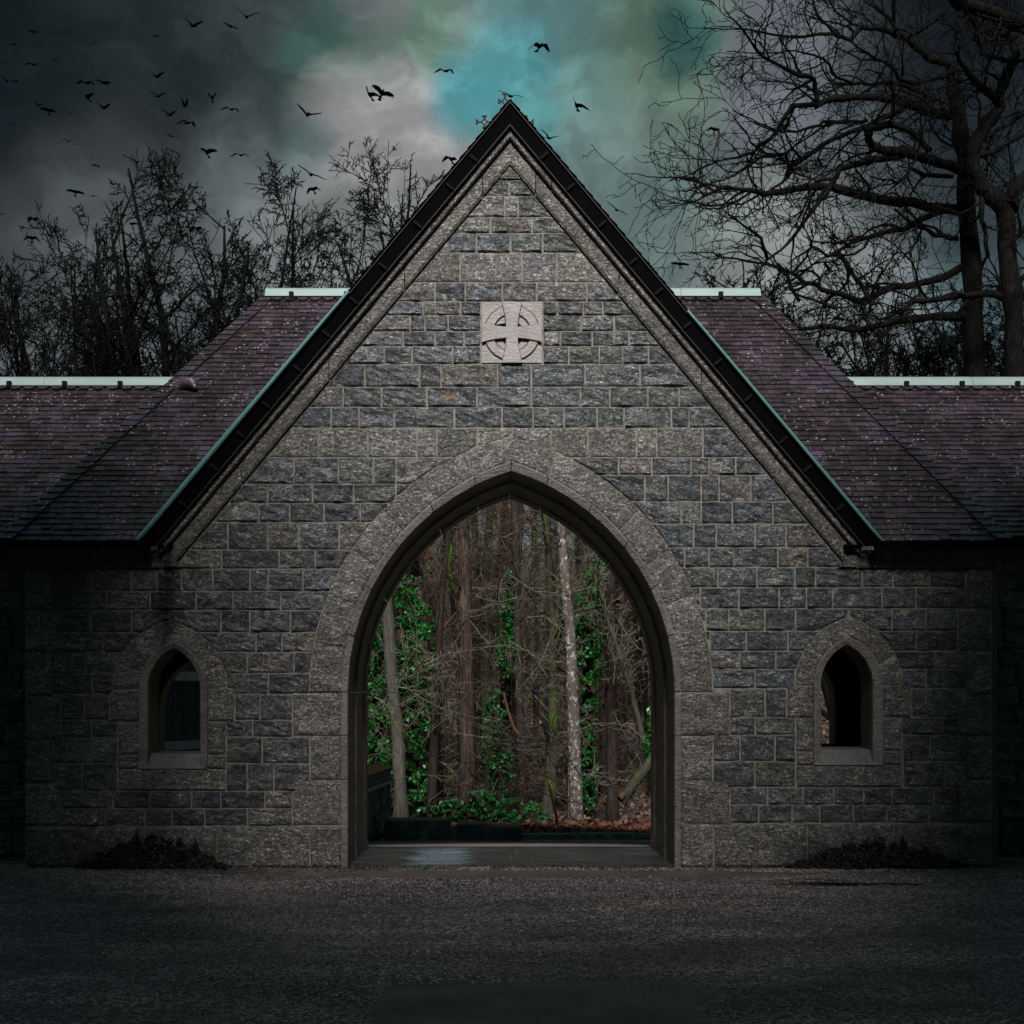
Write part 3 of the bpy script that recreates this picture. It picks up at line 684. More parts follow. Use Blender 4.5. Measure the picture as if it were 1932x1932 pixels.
for sg in (-1, 1):
    b = rake_piece(0, sg*683, 207, 247.5, -.145, .03, 'bargeboard', 'black_paint_and_shade', gate); barge[sg] = b  # near-black colour holds the shade of the recess under the verge
    rake_piece(0, sg*683, 204.5, 207.5, -.165, -.12, 'edge_strip', 'dark_moulding', b)
    rake_piece(0, sg*672, 246, 248.5, -.150, -.10, 'lower_moulding', 'dark_moulding', b, 1)
    V = []; Y0 = -.19
    t0 = 300 if sg < 0 else 330; n = 14; wdt = [2.0, 8.5] if sg < 0 else [.8, 3.2]
    for j in range(n+1):
        f = j/n; t = sg*(t0+(694-t0)*f)*1.0; wd = wdt[0]+(wdt[1]-wdt[0])*min(1, f*1.6)
        a = rake_pt(200-wd, t); c = rake_pt(203.5, t)
        V += [(wx(a[0]), Y0, wz(a[1])), (wx(c[0]), Y0-.01, wz(c[1])), (wx(c[0]), Y0+.3, wz(c[1])), (wx(a[0]), Y0+.3, wz(a[1]))]
    Q = []
    for j in range(n):
        for i in range(4): a = j*4+i; b_ = j*4+(i+1) % 4; Q.append((a, b_, b_+4, a+4))
    obj('verge_flashing', V, Q, 'verge_metal', roof, (1, 1, 1), True)
    for t in np.arange(70, 660, 54):
        t = t+R.uniform(-10, 10); a = rake_pt(226, sg*t); x, z = wx(a[0]), wz(a[1]); ux, uz = sg*.64, -.768; px, pz = uz*-1*sg, .64
        nx, nz = .768*sg, .64
        poly = [(x-nx*.055-ux*.012, z-nz*.055-uz*.012), (x-nx*.055+ux*.012, z-nz*.055+uz*.012), (x+nx*.035+ux*.012, z+nz*.035+uz*.012), (x+nx*.035-ux*.012, z+nz*.035-uz*.012)]
        if sg < 0: poly = poly[::-1]
        obj('bracket', *prism(poly, -.172, -.14), 'clip_metal', b, None, False, True)
# --- cornice profile along both sides
def cornice(x0, x1, endl, endr):
    prof = [(1034, -.155), (1041, -.155), (1044, -.13), (1049, -.115), (1056, -.075), (1063, -.05), (1071, -.04), (1071, .02)]
    V = []; n = len(prof)
    for xx, e in ((x0, endl), (x1, endr)):
        for y, d in prof:
            V.append((wx(xx+(e*(-d-.04)*200 if e else 0)), d, wz(y)))
    Q = [(i, n+i, n+i+1, i+1) for i in range(n-1)]+[tuple(range(n)), tuple(range(2*n-1, n-1, -1)), (0, n-1, 2*n-1, n)]
    c = obj('cornice', V, Q, 'coping', gate, (.62, .62, .62))
    return c
xs = [48, 178, 303]
cornice(48, 178-.6, -1, 0); cornice(178+.6, 305, 0, 0); cornice(1618, 1745, 0, 0); cornice(1746, 1872, 0, 1)
for a, b in ((48, 305), (1618, 1872)):
    obj('soffit_board', *boxVQ(wx(a)-.15, wx(b)+.05, -.13, .02, wz(1034)+.002, wz(1030)), 'black_paint_and_shade', gate)
for a, b in ((-6, 292), (1640, 1912)):
    obj('gutter', *bevbox(wx(a), wx(b), -.24, -.12, wz(1037), wz(1024.5), .02), 'black_paint_and_shade', gate)
# kneeler stones where the rakes meet the cornice
for sg in (-1, 1):
    x = 962+sg*640; p = [(x, 1044), (x+sg*-20, 1070), (x+sg*14, 1070), (x+sg*14, 1046)]
    poly = [(wx(a), wz(b)) for a, b in p]
    if sg > 0: poly = poly[::-1]
    obj('kneeler', *prism(poly[::-1], -.042, .02), 'coping', gate, (.75, .75, .75), False, True)
# --- carved panel
pan = obj('carved_panel', *prism([(wx(a), wz(b)) for a, b in [(PN0+2, 571), (PN0+2, 685), (PN1-2, 685), (PN1-2, 571)]], -.012, .03), 'panel', gate, (1, 1, 1))
def s2(x, y): return ((x/8.05+1380)*.644, (y/8.05+860)*.644)
pc = s2(965, 940)
def arcpts(r, a0, a1, n): return [(pc[0]+r*cos(a0+(a1-a0)*i/n), pc[1]-r*sin(a0+(a1-a0)*i/n)) for i in range(n+1)]
ro, ri = 51.5, 36.5
for q in range(4):
    a0, a1 = q*pi/2+.19, (q+1)*pi/2-.19
    po, pi_ = arcpts(ro, a0, a1, 10), arcpts(ri, a0+.04, a1-.04, 10)
    V = []
    for (a, b), (c, d) in zip(po, pi_):
        V += [(wx(a), -.012, wz(b)), (wx(a), -.030, wz(b)), (wx(c), -.030, wz(d)), (wx(c), -.012, wz(d))]
    Q = []
    for j in range(10):
        for i in range(3): k = j*4+i; Q.append((k, k+1, k+5, k+4))
    obj('ring_segment', V, [t[::-1] for t in Q], 'panel', pan, (1, 1, 1))
def flared(w0, w1, l0, l1, ax):
    """half arm outline"""
    n = 6; pts = []
    for i in range(n+1):
        f = i/n; l = l0+(l1-l0)*f; w = w0+(w1-w0)*f**1.7; pts.append((l, w))
    return pts
cx0, cy0 = pc
up = flared(15.5, 26, 14, 57, 0); 
out = []
for k, (dx, dy) in enumerate([(0, -1), (1, 0), (0, 1), (-1, 0)]):
    L1 = 57 if k != 1 and k != 3 else 57.5
    pts = flared(10.5, 19 if k % 2 == 0 else 18.5, 10.5, L1, 0)
    px, py = -dy, dx
    side1 = [(cx0+dx*l-px*w, cy0+dy*l-py*w) for l, w in pts]; side2 = [(cx0+dx*l+px*w, cy0+dy*l+py*w) for l, w in pts[::-1]]
    out += side1+side2
out = [(min(max(x, PN0+2.4), PN1-2.4), min(max(y, 571.4), 685+1)) for x, y in out]
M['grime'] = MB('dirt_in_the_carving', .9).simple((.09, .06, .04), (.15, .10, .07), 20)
def grow(poly, d):
    n = len(poly); o_ = []
    for i in range(n):
        a, b, c = np.array(poly[i-1]), np.array(poly[i]), np.array(poly[(i+1) % n]); t = c-a; t = t/(np.linalg.norm(t)+1e-6); o_.append((b[0]+t[1]*d, b[1]-t[0]*d))
    return o_
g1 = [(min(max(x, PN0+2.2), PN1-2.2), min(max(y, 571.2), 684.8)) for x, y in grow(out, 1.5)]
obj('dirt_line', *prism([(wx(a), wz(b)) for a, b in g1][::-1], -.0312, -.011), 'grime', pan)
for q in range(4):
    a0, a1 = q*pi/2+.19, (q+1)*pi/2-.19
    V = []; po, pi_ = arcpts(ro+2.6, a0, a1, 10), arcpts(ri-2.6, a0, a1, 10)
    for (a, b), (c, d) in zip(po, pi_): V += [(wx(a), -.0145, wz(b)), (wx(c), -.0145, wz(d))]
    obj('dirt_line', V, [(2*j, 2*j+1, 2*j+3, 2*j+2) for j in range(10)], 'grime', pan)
V, Q = prism([(wx(a), wz(b)) for a, b in out][::-1], -.046, -.011); obj('cross', V, Q, 'panel', pan, (1.03, 1.03, 1.03))
# --- iron cross finial on the far end of the ridge
def tubes(paths, sides=6):
    V = []; Q = []; n0 = 0
    for pts, rad in paths:
        pts = np.array(pts, float); m = len(pts); rad = np.broadcast_to(np.asarray(rad, float), (m,))
        T = np.gradient(pts, axis=0); T /= np.linalg.norm(T, axis=1, keepdims=True)+1e-9
        ref = np.array([0, 1, 0.]) if abs(T[:, 1]).mean() < .8 else np.array([1., 0, 0])
        A = np.cross(T, ref); A /= np.linalg.norm(A, axis=1, keepdims=True)+1e-9; B = np.cross(T, A)
        th = np.arange(sides)*2*pi/sides
        ring = pts[:, None]+rad[:, None, None]*(A[:, None]*np.cos(th)[None, :, None]+B[:, None]*np.sin(th)[None, :, None])
        V.append(ring.reshape(-1, 3)); i = np.arange(m-1)[:, None]*sides; j = np.arange(sides)[None]; j2 = (j+1) % sides
        Q.append((np.stack([i+j, i+sides+j, i+sides+j2, i+j2], -1).reshape(-1, 4))+n0); n0 += m*sides
    return np.concatenate(V), np.concatenate(Q)
FY = 5.0
fc = P(952.5, 230, FY); u = 18.0/2600
fin = empty('iron_cross_finial', (fc[0], FY, wz(202)), 'ornate rusty iron cross finial standing behind the tip of the gable', 'finial')
def arm(dx, dz):
    px, pz = dz, -dx
    def q(a, b): return (fc[0]+(dx*a+px*b)*u, FY, fc[2]+(dz*a+pz*b)*u)
    ps = [([q(0, 0), q(24, 0), q(31, 0)], [.02, .013, .010]), ([q(31, 0), q(36, 3), q(38.5, 7)], .009), ([q(31, 0), q(36, -3), q(38.5, -7)], .009),
          ([q(38.5, 7), q(41, 3), q(46, 0)], .009), ([q(38.5, -7), q(41, -3), q(46, 0)], .009), ([q(46, 0), q(53, 0)], .012)]
    for s in (1, -1):
        ps += [([q(38.5, 7*s), q(38.5, 10.5*s)], .012), ([q(34.5, 11.3*s), q(38.5, 10*s), q(42.5, 11.3*s)], .016), ([q(52, 0), q(53.5, 4.6*s)], .014)]
    return ps
for d in ((0, 1), (-1, 0), (1, 0)): obj('arm', *tubes(arm(*d)), 'rust_iron', fin)
obj('shaft', *tubes([([(fc[0], FY, wz(202)-.1), (fc[0], FY, fc[2])], [.03, .02])]), 'rust_iron', fin)

# ------------------------------------------------------------------ slate slopes
def slope(par, name, E0, E1, ridge0, ridge1, rows, wmean, lim, nparts, cap=True):
    """E0,E1 eave ends (left,right); ridge0,1; lim(fr)->(x0,x1) clip; returns slope object"""
    E0, E1, r0, r1 = map(np.array, (E0, E1, ridge0, ridge1))
    base = obj(name, [E0, E1, r1, r0], [(0, 1, 2, 3)], 'black_paint_and_shade', par)
    up = (r0-E0)*0; yz = np.array([0, r0[1]-E0[1], r0[2]-E0[2]]); n = np.cross([1, 0, 0], yz); n /= np.linalg.norm(n)
    items = []
    for r in range(rows):
        f0, f1 = r/rows, (r+1.35)/rows; a = E0[1:]+(r0[1:]-E0[1:])*f0; b = E0[1:]+(r0[1:]-E0[1:])*min(f1, 1.0)
        x0, x1 = lim(f0); x2, x3 = lim(min(1, f1)); x = x0-R.random()*wmean*.8
        while x < x1:
            w = wmean*R.uniform(.7, 1.35); xe = x+w; g = .0022
            l0, h0 = max(x+g, x0), min(xe-g, x1); l1, h1 = max(x+g, x2), min(xe-g, x3)
            if h0-l0 > .015 and (h1-l1) > -.02:
                if h1 < l1+.003: l1 = h1 = (l1+h1)/2; h1 += .003
                t1, t0 = .022+R.uniform(-.003, .005), .006; dz = R.uniform(-.004, .004)
                lo = np.array([0, a[0], a[1]+dz]); hi = np.array([0, b[0], b[1]])
                V = [np.array([l0, 0, 0])+lo+n*t1, np.array([h0, 0, 0])+lo+n*(t1+R.uniform(-.004, .004)), np.array([h1, 0, 0])+hi+n*t0, np.array([l1, 0, 0])+hi+n*t0,
                     np.array([l0, 0, 0])+lo+n*.004, np.array([h0, 0, 0])+lo+n*.004, np.array([h1, 0, 0])+hi, np.array([l1, 0, 0])+hi]
                t = R.uniform(.55, 1.4); tint = (t*R.uniform(.95, 1.15), t*.95, t*R.uniform(.9, 1.15))
                if R.random() < .03: tint = tuple(c*1.7 for c in tint)
                items.append(((h0-l0)+(h1-l1)-.02*r/rows, np.array(V), [(0, 1, 2, 3), (4, 5, 1, 0), (5, 6, 2, 1), (7, 4, 0, 3)], tint))
            x = xe
    items.sort(key=lambda s: -s[0]); acc = Acc()
    for k, (ar, V, Q, tint) in enumerate(items):
        if k < nparts: obj('slate', V, Q, 'slate', base, tint, False, True)
        else: acc.add(V, Q, tint)
    acc.make('small_slates', 'slate', base, kind='stuff')
    return base, n
def scallops(base, x0, x1, r0, E0, n, w, h, sk=0):
    yz = np.array([0, E0[1]-r0[1], E0[2]-r0[2]]); yz = yz/np.linalg.norm(yz); x = x0
    while x < x1:
        c = x+w/2; V = []; m = 8
        top = np.array([0, r0[1], r0[2]])
        pts = [(-.5*w+.002, 0), (-.5*w+.002, h*.5)]+[(-.5*(w-.004)*cos(pi*i/m), h*.5+h*.5*sin(pi*i/m)) for i in range(1, m)]+[(.5*w-.002, h*.5), (.5*w-.002, 0)]
        for px, py in pts: V.append(np.array([c+px, 0, 0])+top+yz*py+n*(.034+.012*py/h))
        for px, py in pts: V.append(np.array([c+px, 0, 0])+top+yz*py+n*.012)
        k = len(pts); Q = [tuple(range(k))]+[(i, k+i, k+(i+1) % k, (i+1) % k) for i in range(k)]
        t = R.uniform(.75, 1.2)
        obj('ridge_slate', V, Q, 'slate', base, (t*1.1, t, t*1.15), False, True); x += w
def hip_slates(base, A, B, n, cnt, side):
    A, B = np.array(A), np.array(B); d = (B-A)/cnt
    acc = None
    for i in range(cnt):
        a = A+d*i; b = A+d*(i+1.25); wv = np.array([side*(.13+R.random()*.01), 0, 0]); lift = n*(.046+R.random()*.006)
        V = [a+n*.05+np.array([side*-.01, 0, 0]), a+lift+wv+np.array([0, 0, 0]), b+n*.03+wv, b+n*.03+np.array([side*-.01, 0, 0]), a+n*.01, a+n*.012+wv, b+n*.005+wv, b+n*.005]
        Q = [(0, 1, 2, 3), (4, 5, 1, 0), (5, 6, 2, 1), (7, 4, 0, 3)]
        if side < 0: Q = [q[::-1] for q in Q]
        t = R.uniform(.6, 1.15); obj('hip_slate', V, Q, 'slate', base, (t, t*.98, t*1.05), False, True)
EZ = 3.052; EYm = -.12; RY, RZ = 2.64, CZ+(HY-556)/F*(CD+2.64)
LE, LR = -4.80, P(505, 556, RY)[0]; RE, RR = 4.66, P(1430, 556, RY)[0]
def gx(z): return max(0.0, (wz(202)-z)/1.19)
def limL(f): z = EZ+(RZ-EZ)*f; return (LE+(LR-LE)*f, -gx(z)+.06)
def limR(f): z = EZ+(RZ-EZ)*f; return (gx(z)-.06, RE+(RR-RE)*f)
msl, nn = slope(gate, 'left_roof_slope', (LE, EYm, EZ), (-3.3, EYm, EZ), (LR, RY, RZ), (-.9, RY, RZ), 53, .108, limL, 150)
msr, _ = slope(gate, 'right_roof_slope', (3.3, EYm, EZ), (RE, EYm, EZ), (.9, RY, RZ), (RR, RY, RZ), 53, .108, limR, 150)
scallops(msl, LR+.05, -.95, (0, RY, RZ), (0, EYm, EZ), nn, .145, .17); scallops(msr, .95, RR-.1, (0, RY, RZ), (0, EYm, EZ), nn, .145, .17)
hip_slates(msl, (LE, EYm, EZ), (LR, RY, RZ), nn, 44, 1); hip_slates(msr, (RE, EYm, EZ), (RR, RY, RZ), nn, 44, -1)
# hip ends, backs
for sg, e, r_, b in ((-1, LE, LR, msl), (1, RE, RR, msr)):
    V = [(e, EYm, EZ), (e, 5.4, EZ), (r_, RY, RZ)]; obj('hip_end', V, [(0, 2, 1)] if sg < 0 else [(0, 1, 2)], 'slate', b)
    obj('rear_slope', [(e, 5.4, EZ), (sg*gx(EZ), 5.4, EZ), (sg*gx(RZ), RY, RZ), (r_, RY, RZ)], [(0, 1, 2, 3)] if sg > 0 else [(0, 3, 2, 1)], 'slate', b)
def ridge_cap(par, x0, x1, Y, Z, joints):
    rc = None; xs_ = [x0]+joints+[x1]
    for a, b in zip(xs_[:-1], xs_[1:]):
        V = []
        for x in (a+.002, b-.002):
            V += [(x, Y-.115, Z-.06), (x, Y-.10, Z-.052), (x, Y-.05, Z+.03), (x, Y-.02, Z+.055), (x, Y+.02, Z+.055), (x, Y+.05, Z+.03), (x, Y+.10, Z-.055)]
        Q = [(i, 7+i, 8+i, i+1) for i in range(6)]+[(0, 6, 5, 4, 3, 2, 1)[::-1], (7, 8, 9, 10, 11, 12, 13)[::-1]]
        t = R.uniform(.9, 1.1); c = obj('ridge_cap', V, Q, 'lead', par, (t, t, t), False, True)
    x = x0+.28
    while x < x1: obj('ridge_clip', *boxVQ(x, x+.05, Y-.135, Y-.10, Z-.085, Z-.015), 'clip_metal', par, None, False, True); x += .62
ridge_cap(msl, LR-.02, -.85, RY, RZ+.015, [-1.75]); ridge_cap(msr, .85, RR+.02, RY, RZ+.015, [1.95])
# lead knuckle where the low ridge meets the hip, two roof hooks
kx = P(352, 728, 1.55); V, Q = tubes([([(kx[0]-.16, 1.50, kx[2]-.10), (kx[0], 1.42, kx[2]+.01), (kx[0]+.10, 1.38, kx[2]), (kx[0]+.14, 1.36, kx[2]-.07)], [.03, .065, .06, .015])], 8)
obj('lead_saddle', V, Q, 'slate', msl, (2.6, 2.3, 2.6), True)
for px, b in ((366, msl), (1922-0, None)):
    if b: 
        h = P(px, 1500*.0+978, .12); obj('roof_hook', *tubes([([(h[0], h[1], h[2]+.13), (h[0]-.012, h[1]-.04, h[2]+.06), (h[0]-.005, h[1]-.05, h[2]), (h[0]+.03, h[1]-.02, h[2]-.04)], .008)]), 'rust_iron', b)
h = P(1924-0, 0, 0); h = P(1924, 960, .25)
h2 = P(1923, 975, .12)
obj('roof_hook', *tubes([([(P(1923, 957, .15)), (P(1925, 968, .08)), (P(1924, 975, .05))], .008)]), 'rust_iron', msr)

# ------------------------------------------------------------------ low wings
def wing(sg, label):
    w = empty('low_wing', (sg*6.8, .8, 0), label, 'building')
    Yw = .8; EY = Yw-.12; ez = CZ+(HY-1014)/F*(CD+EY); rY = 2.5; rZ = CZ+(HY-723)/F*(CD+rY)
    xi, xo = sg*4.59, sg*9.5
    a, b = sorted((xi, xo)); wl = obj('wall', *boxVQ(a, b, Yw, 4.3, 0, ez+.02), 'mortar', w)
    acc = Acc(); z = 0; cnt = 0
    rowsz = [0, .38, .55, .72, .93, 1.12, 1.34, 1.5, 1.7, 1.9, 2.08, 2.28, 2.46, 2.66, 2.84, 3.0]
    for z0, z1 in zip(rowsz[:-1], rowsz[1:]):
        x = abs(xi)+.01+(R.random()*.1)
        x = abs(xi)+.008
        while x < 9.4:
            wd = R.uniform(.2, .5)
            x2 = x+wd
            G = np.zeros((len(VS), 5, 2))
            aa, bb = (sg*x, sg*x2) if sg > 0 else (sg*x2, sg*x)
            for j, v in enumerate(VS):
                for i, uu in enumerate([0, .08, .5, .92, 1]):
                    G[j, i] = ((aa+.006+(bb-aa-.012)*uu)*200+965, 1635-((z1-.006)-(z1-z0-.012)*v)*200)
            V, Q = grid_stone(G, .028, .5, 1); V = V.copy(); V[:, 1] += Yw
            t = R.uniform(.7, 1.1)
            if x < 6.2: obj('stone', V, Q, 'rock', wl, (t, t, t), False, True)
            else: acc.add(V, Q, (t, t, t))
            x = x2
    acc.make('small_stones', 'rock', wl, kind='stuff')
    for a1, b1 in ((4.62, 9.4),):
        a2, b2 = sorted((sg*a1, sg*b1)); obj('gutter', *bevbox(a2, b2, EY-.1, EY+.02, ez-.06, ez+.012, .02), 'black_paint_and_shade', w)
        obj('eaves_course', *boxVQ(a2, b2, Yw-.06, Yw+.02, ez-.2, ez-.062), 'coping', w, (.5, .5, .5))
    def hipx(zz): f = (zz-EZ)/(RZ-EZ); return (LE+(LR-LE)*f) if sg < 0 else (RE+(RR-RE)*f)
    def lm(f):
        zz = ez+(rZ-ez)*f; x = hipx(zz)
        # main hip face reaches further back at the low wing's depth: keep a small overlap
        return (-7.6, x+.35) if sg < 0 else (x-.35, 7.6)
    ri = sg*2.9
    if sg < 0: sl, n = slope(w, 'roof', (-9.6, EY, ez), (-4.2, EY, ez), (-9.6, rY, rZ), (ri, rY, rZ), 34, .118, lm, 280)
    else: sl, n = slope(w, 'roof', (4.2, EY, ez), (9.6, EY, ez), (ri, rY, rZ), (9.6, rY, rZ), 34, .118, lm, 280)
    a, b = sorted((sg*3.3, sg*7.6)); scallops(sl, a, b, (0, rY, rZ), (0, EY, ez), n, .155, .17)
    a, b = sorted((ri, sg*9.6)); js = [sg*v for v in (5.2, 6.7, 8.2)]; ridge_cap(sl, a, b, rY, rZ+.012, sorted(js))
    a, b = sorted((ri, sg*9.6)); obj('rear_slope', [(a, rY, rZ), (b, rY, rZ), (b, 4.4, ez), (a, 4.4, ez)], [(0, 3, 2, 1)], 'slate', sl)
    
    return w
wing(-1, 'low slate-roofed wing set back at the left edge beside the gatehouse')
wing(1, 'low slate-roofed wing set back at the right edge, under the oak')

# ------------------------------------------------------------------ ground
def terr(x, y):
    y = np.asarray(y, float); x = np.asarray(x, float)
    z = np.where(y < 1.6, -.12, 0)+0*x
    z = np.where(y >= 1.6, -.10*(np.clip(y, 1.6, 8)-1.6)-.05*(np.clip(y, 8, 15)-8), z)
    t = np.clip((y-24)/52, 0, 1); z = z+7.6*t*t*(3-2*t)*.95
    z = z+np.where(y > 12, (np.sin(x*.35+1.2)*np.cos(y*.22)*.35)*np.clip((y-12)/20, 0, 1), 0)
    return z
xs = np.concatenate([[-900, -400, -200, -120, -80], np.arange(-60, 60.1, 2.0), [80, 120, 200, 400, 900]])
ys = np.concatenate([[-400, -100, -40, -20, -8, -1, .4, 1.5, 1.601], np.arange(2.2, 20, 1.0), np.arange(20, 90, 2.5), [100, 140, 220, 400, 900]])
X, Y = np.meshgrid(xs, ys); Z = terr(X, Y); nx, ny = len(xs), len(ys)
Q = np.array([(j*nx+i, j*nx+i+1, (j+1)*nx+i+1, (j+1)*nx+i) for j in range(ny-1) for i in range(nx-1)])
tag(obj('ground', np.stack([X, Y, Z], -1), Q, 'soil', None, None, True), 'brown leaf-covered woodland floor rising to a wooded bank', None, None, 'structure')
def cz(x, y):
    z = .018*mn.noise((x*.5, y*.9, 3))+.010*mn.noise((x*2.1, y*3.1, 1))+.006*mn.noise((x*7, y*9, 2))
    for px, py, rx, ry, d in PITS: 
        q = ((x-px)/rx)**2+((y-py)/ry)**2
        if q < 4: z -= d*math.exp(-q*1.3)
    for px, py, rx, ry in BAS:
        q = ((x-px)/rx)**2+((y-py)/ry)**2
        if q < 1.3: z -= .035*max(0, min(1, (1.3-q)/.8))
    if y < -4.9:
        z -= .035*max(0, min(1, (1.0-abs(x-.05))/.25))*max(0, min(1, (-4.95-y)/.25))
    if abs(x) < 1.6 and y > -.35: z = min(z, .0)
    return z-.004
BAS = [(.4, -.4, 2.3, .27)]
PITS = [(-.7, -2.2, .6, .35, .035), (.75, -2.55, .55, .28, .04), (.9, -3.9, .5, .3, .02), (-2.6, -.9, .8, .3, .02), (2.9, -1.0, 1.2, .25, .03)]
xs = np.concatenate([[-45, -25, -15, -10, -8], np.arange(-6.5, 6.51, .055), [8, 10, 15, 25, 45]]); ys = np.concatenate([[-45, -30, -20, -14, -10], np.arange(-7.5, .06, .05)])
nx, ny = len(xs), len(ys); Zc = np.array([[cz(x, y) for x in xs] for y in ys]); X, Y = np.meshgrid(xs, ys)
Q = np.array([(j*nx+i, j*nx+i+1, (j+1)*nx+i+1, (j+1)*nx+i) for j in range(ny-1) for i in range(nx-1)])
tag(obj('courtyard', np.stack([X, Y, Zc], -1), Q, 'gravel', None, None, True), 'dark wet gravel forecourt with shallow potholes', None, None, 'structure')
# side strips of yard in front of the recessed wings
for sg in (-1, 1):
    a, b = sorted((sg*4.6, sg*12)); tag(obj('courtyard', *boxVQ(a, b, .04, .82, -.05, -.006), 'gravel'), None, None, None, 'structure')
def sheet(name, x0, x1, y0, y1, z, mat, jag=.05, n=24, lab=None, zf=None):
    top = [(x0+(x1-x0)*i/n+R.uniform(-jag, jag)*.3, y1+R.uniform(-jag, jag)) for i in range(n+1)]; bot = [(x0+(x1-x0)*i/n, y0+R.uniform(-jag, jag)) for i in range(n+1)]
    V = [(x, y, zf(x, y) if zf else z) for x, y in bot]+[(x, y, zf(x, y) if zf else z) for x, y in top]
    return tag(obj(name, V, [(i, i+1, n+2+i, n+1+i) for i in range(n)], mat), lab, None, None, 'structure')
# passage floor: broad wet flagstones as pieces
fl = tag(obj('passage_floor', *boxVQ(-1.62, 1.62, .0, 1.62, -.12, -.012), 'mortar', None, (.3, .3, .3)), 'dark wet paving of the passage under the arch', None, None, 'structure')
for (y0, y1) in ((.005, .52), (.53, 1.06), (1.07, 1.60)):
    x = -1.6
    while x < 1.55:
        w = R.uniform(.45, .95); x2 = min(x+w, 1.6)
        if 1.6-x2 < .2: x2 = 1.6
        z = R.uniform(-.0015, .0015); t = R.uniform(.75, 1.25)
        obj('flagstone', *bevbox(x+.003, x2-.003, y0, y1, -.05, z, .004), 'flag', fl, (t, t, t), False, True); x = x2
ke = Acc()
kerbo = tag(obj('threshold_edge', *boxVQ(-1.66, 1.66, -.10, -.0, -.06, -.022), 'mortar', None, (.3, .3, .3)), 'broken pale edging stones along the foot of the arch', None, None, 'structure')
x = -1.9
while x < 2.1:
    w = R.uniform(.10, .34)
    if R.random() < .85:
        y0 = -.10+R.uniform(-.03, .03); obj('edging_stone', *bevbox(x, x+w-.012, y0, -.012-R.random()*.02, -.06, -.006+R.uniform(-.006, .006), .008), 'path' if R.random() < .5 else 'smooth', kerbo, (.75, .7, .65), False, True)
    x += w
sheet('tarmac_strip', -2.3, 3.2, -.80, -.10, -.016, 'tarmac', .05, 40, 'smooth dark tarmac strip across the foot of the arch')
sheet('tarmac_patch', -1.4, 1.5, -12, -4.7, -.018, 'tarmac', .05, 24, 'smooth dark tarmac patch at the bottom edge in front of the camera')
def blobsheet(name, cx, cy, rx, ry, z, mat, lab, cat=None, kind='structure'):
    n = 40; V = [(cx, cy, z)]; ph = R.random()*6
    for i in range(n):
        a = 2*pi*i/n; k = 1+.16*sin(3*a+ph)+.10*sin(5*a+2*ph)+R.uniform(-.05, .05); V.append((cx+rx*k*cos(a), cy+ry*k*sin(a), z))
    o = obj(name, V, [(0, 1+i, 1+(i+1) % n) for i in range(n)], mat); return tag(o, lab, cat, None, kind)
blobsheet('puddle', 2.6, -1.0, .9, .15, -.024, 'water', 'long thin puddle near the right side of the arch')
# gravel: loose stones
def rocks(n, fx, smin, smax, zf, name, mat, lab, tint=(.6, 1.6)):
    pts = []; 
    while len(pts) < n:
        p = fx()
        if p: pts.append(p)
    pts = np.array(pts); s = rng.uniform(smin, smax, n)*rng.uniform(.5, 1, n)
    base = np.array([(1, 0, 0), (0, 1, 0), (-1, 0, 0), (0, -1, 0), (0, 0, .7), (.0, 0, -.3)], float); ang = rng.uniform(0, 6.28, n)
    Vb = base[None]*rng.uniform(.6, 1.2, (n, 6, 1)); c, s_ = np.cos(ang)[:, None], np.sin(ang)[:, None]
    Vx = Vb[..., 0]*c-Vb[..., 1]*s_; Vy = Vb[..., 0]*s_+Vb[..., 1]*c
    V = np.stack([Vx*1.0, Vy*.8, Vb[..., 2]], -1)*s[:, None, None]
    V[..., 0] += pts[:, 0, None]; V[..., 1] += pts[:, 1, None]; V[..., 2] += pts[:, 2, None]
    T = np.array([(0, 1, 4), (1, 2, 4), (2, 3, 4), (3, 0, 4), (1, 0, 5), (2, 1, 5), (3, 2, 5), (0, 3, 5)])
    Q = (T[None]+np.arange(n)[:, None, None]*6).reshape(-1, 3)
    t = rng.uniform(tint[0], tint[1], n); tt = np.repeat(np.stack([t, t*.97, t], -1), 6, 0)
    return tag(obj(name, V.reshape(-1, 3), Q, mat, None, tt), lab, None, None, 'stuff')
k = MB('pebble', .35, .6); k.col(k.mix(1.0, k.ramp(k.noise(40), (.3, (.10, .09, .088)), (.7, (.22, .20, .198))), k.attr(), 'MULTIPLY')); M['pebble'] = k.m
def gpt():
    d = rng.uniform(7.0, 12.95)**1; y = d-CD; half = d*.40; x = CX+rng.uniform(-half, half)
    dens = .10+.9*max(0, mn.noise((x*.5, y*1.5, 7))*2.2+.1)+(.6 if -2.0 < y < -.8 else 0)
    if -.86 < x < .98 and y < -5.05: dens = .02
    if -1.75 < x < 2.4 and -.62 < y < -.1: dens = .05
    if rng.random() > dens: return None
    return (x, y, cz(x, y)+.002)
rocks(26000, gpt, .006, .017, None, 'gravel', 'pebble', 'loose wet gravel chips scattered over the forecourt', (.4, 2.6))
sheet('path', -2.4, 2.6, 1.61, 5.3, 0, 'path', .04, 12, 'pale gravel path just beyond the arch', lambda x, y: -.10*(max(1.6, y)-1.6)+.006)
tag(obj('road', [(-9, 5.35, -.375+.010), (9, 5.35, -.375+.010), (9, 8.0, -.64+.010), (-9, 8.0, -.64+.010)], [(0, 1, 2, 3)], 'tarmac'), 'narrow dark lane crossing behind the arch', None, None, 'structure')
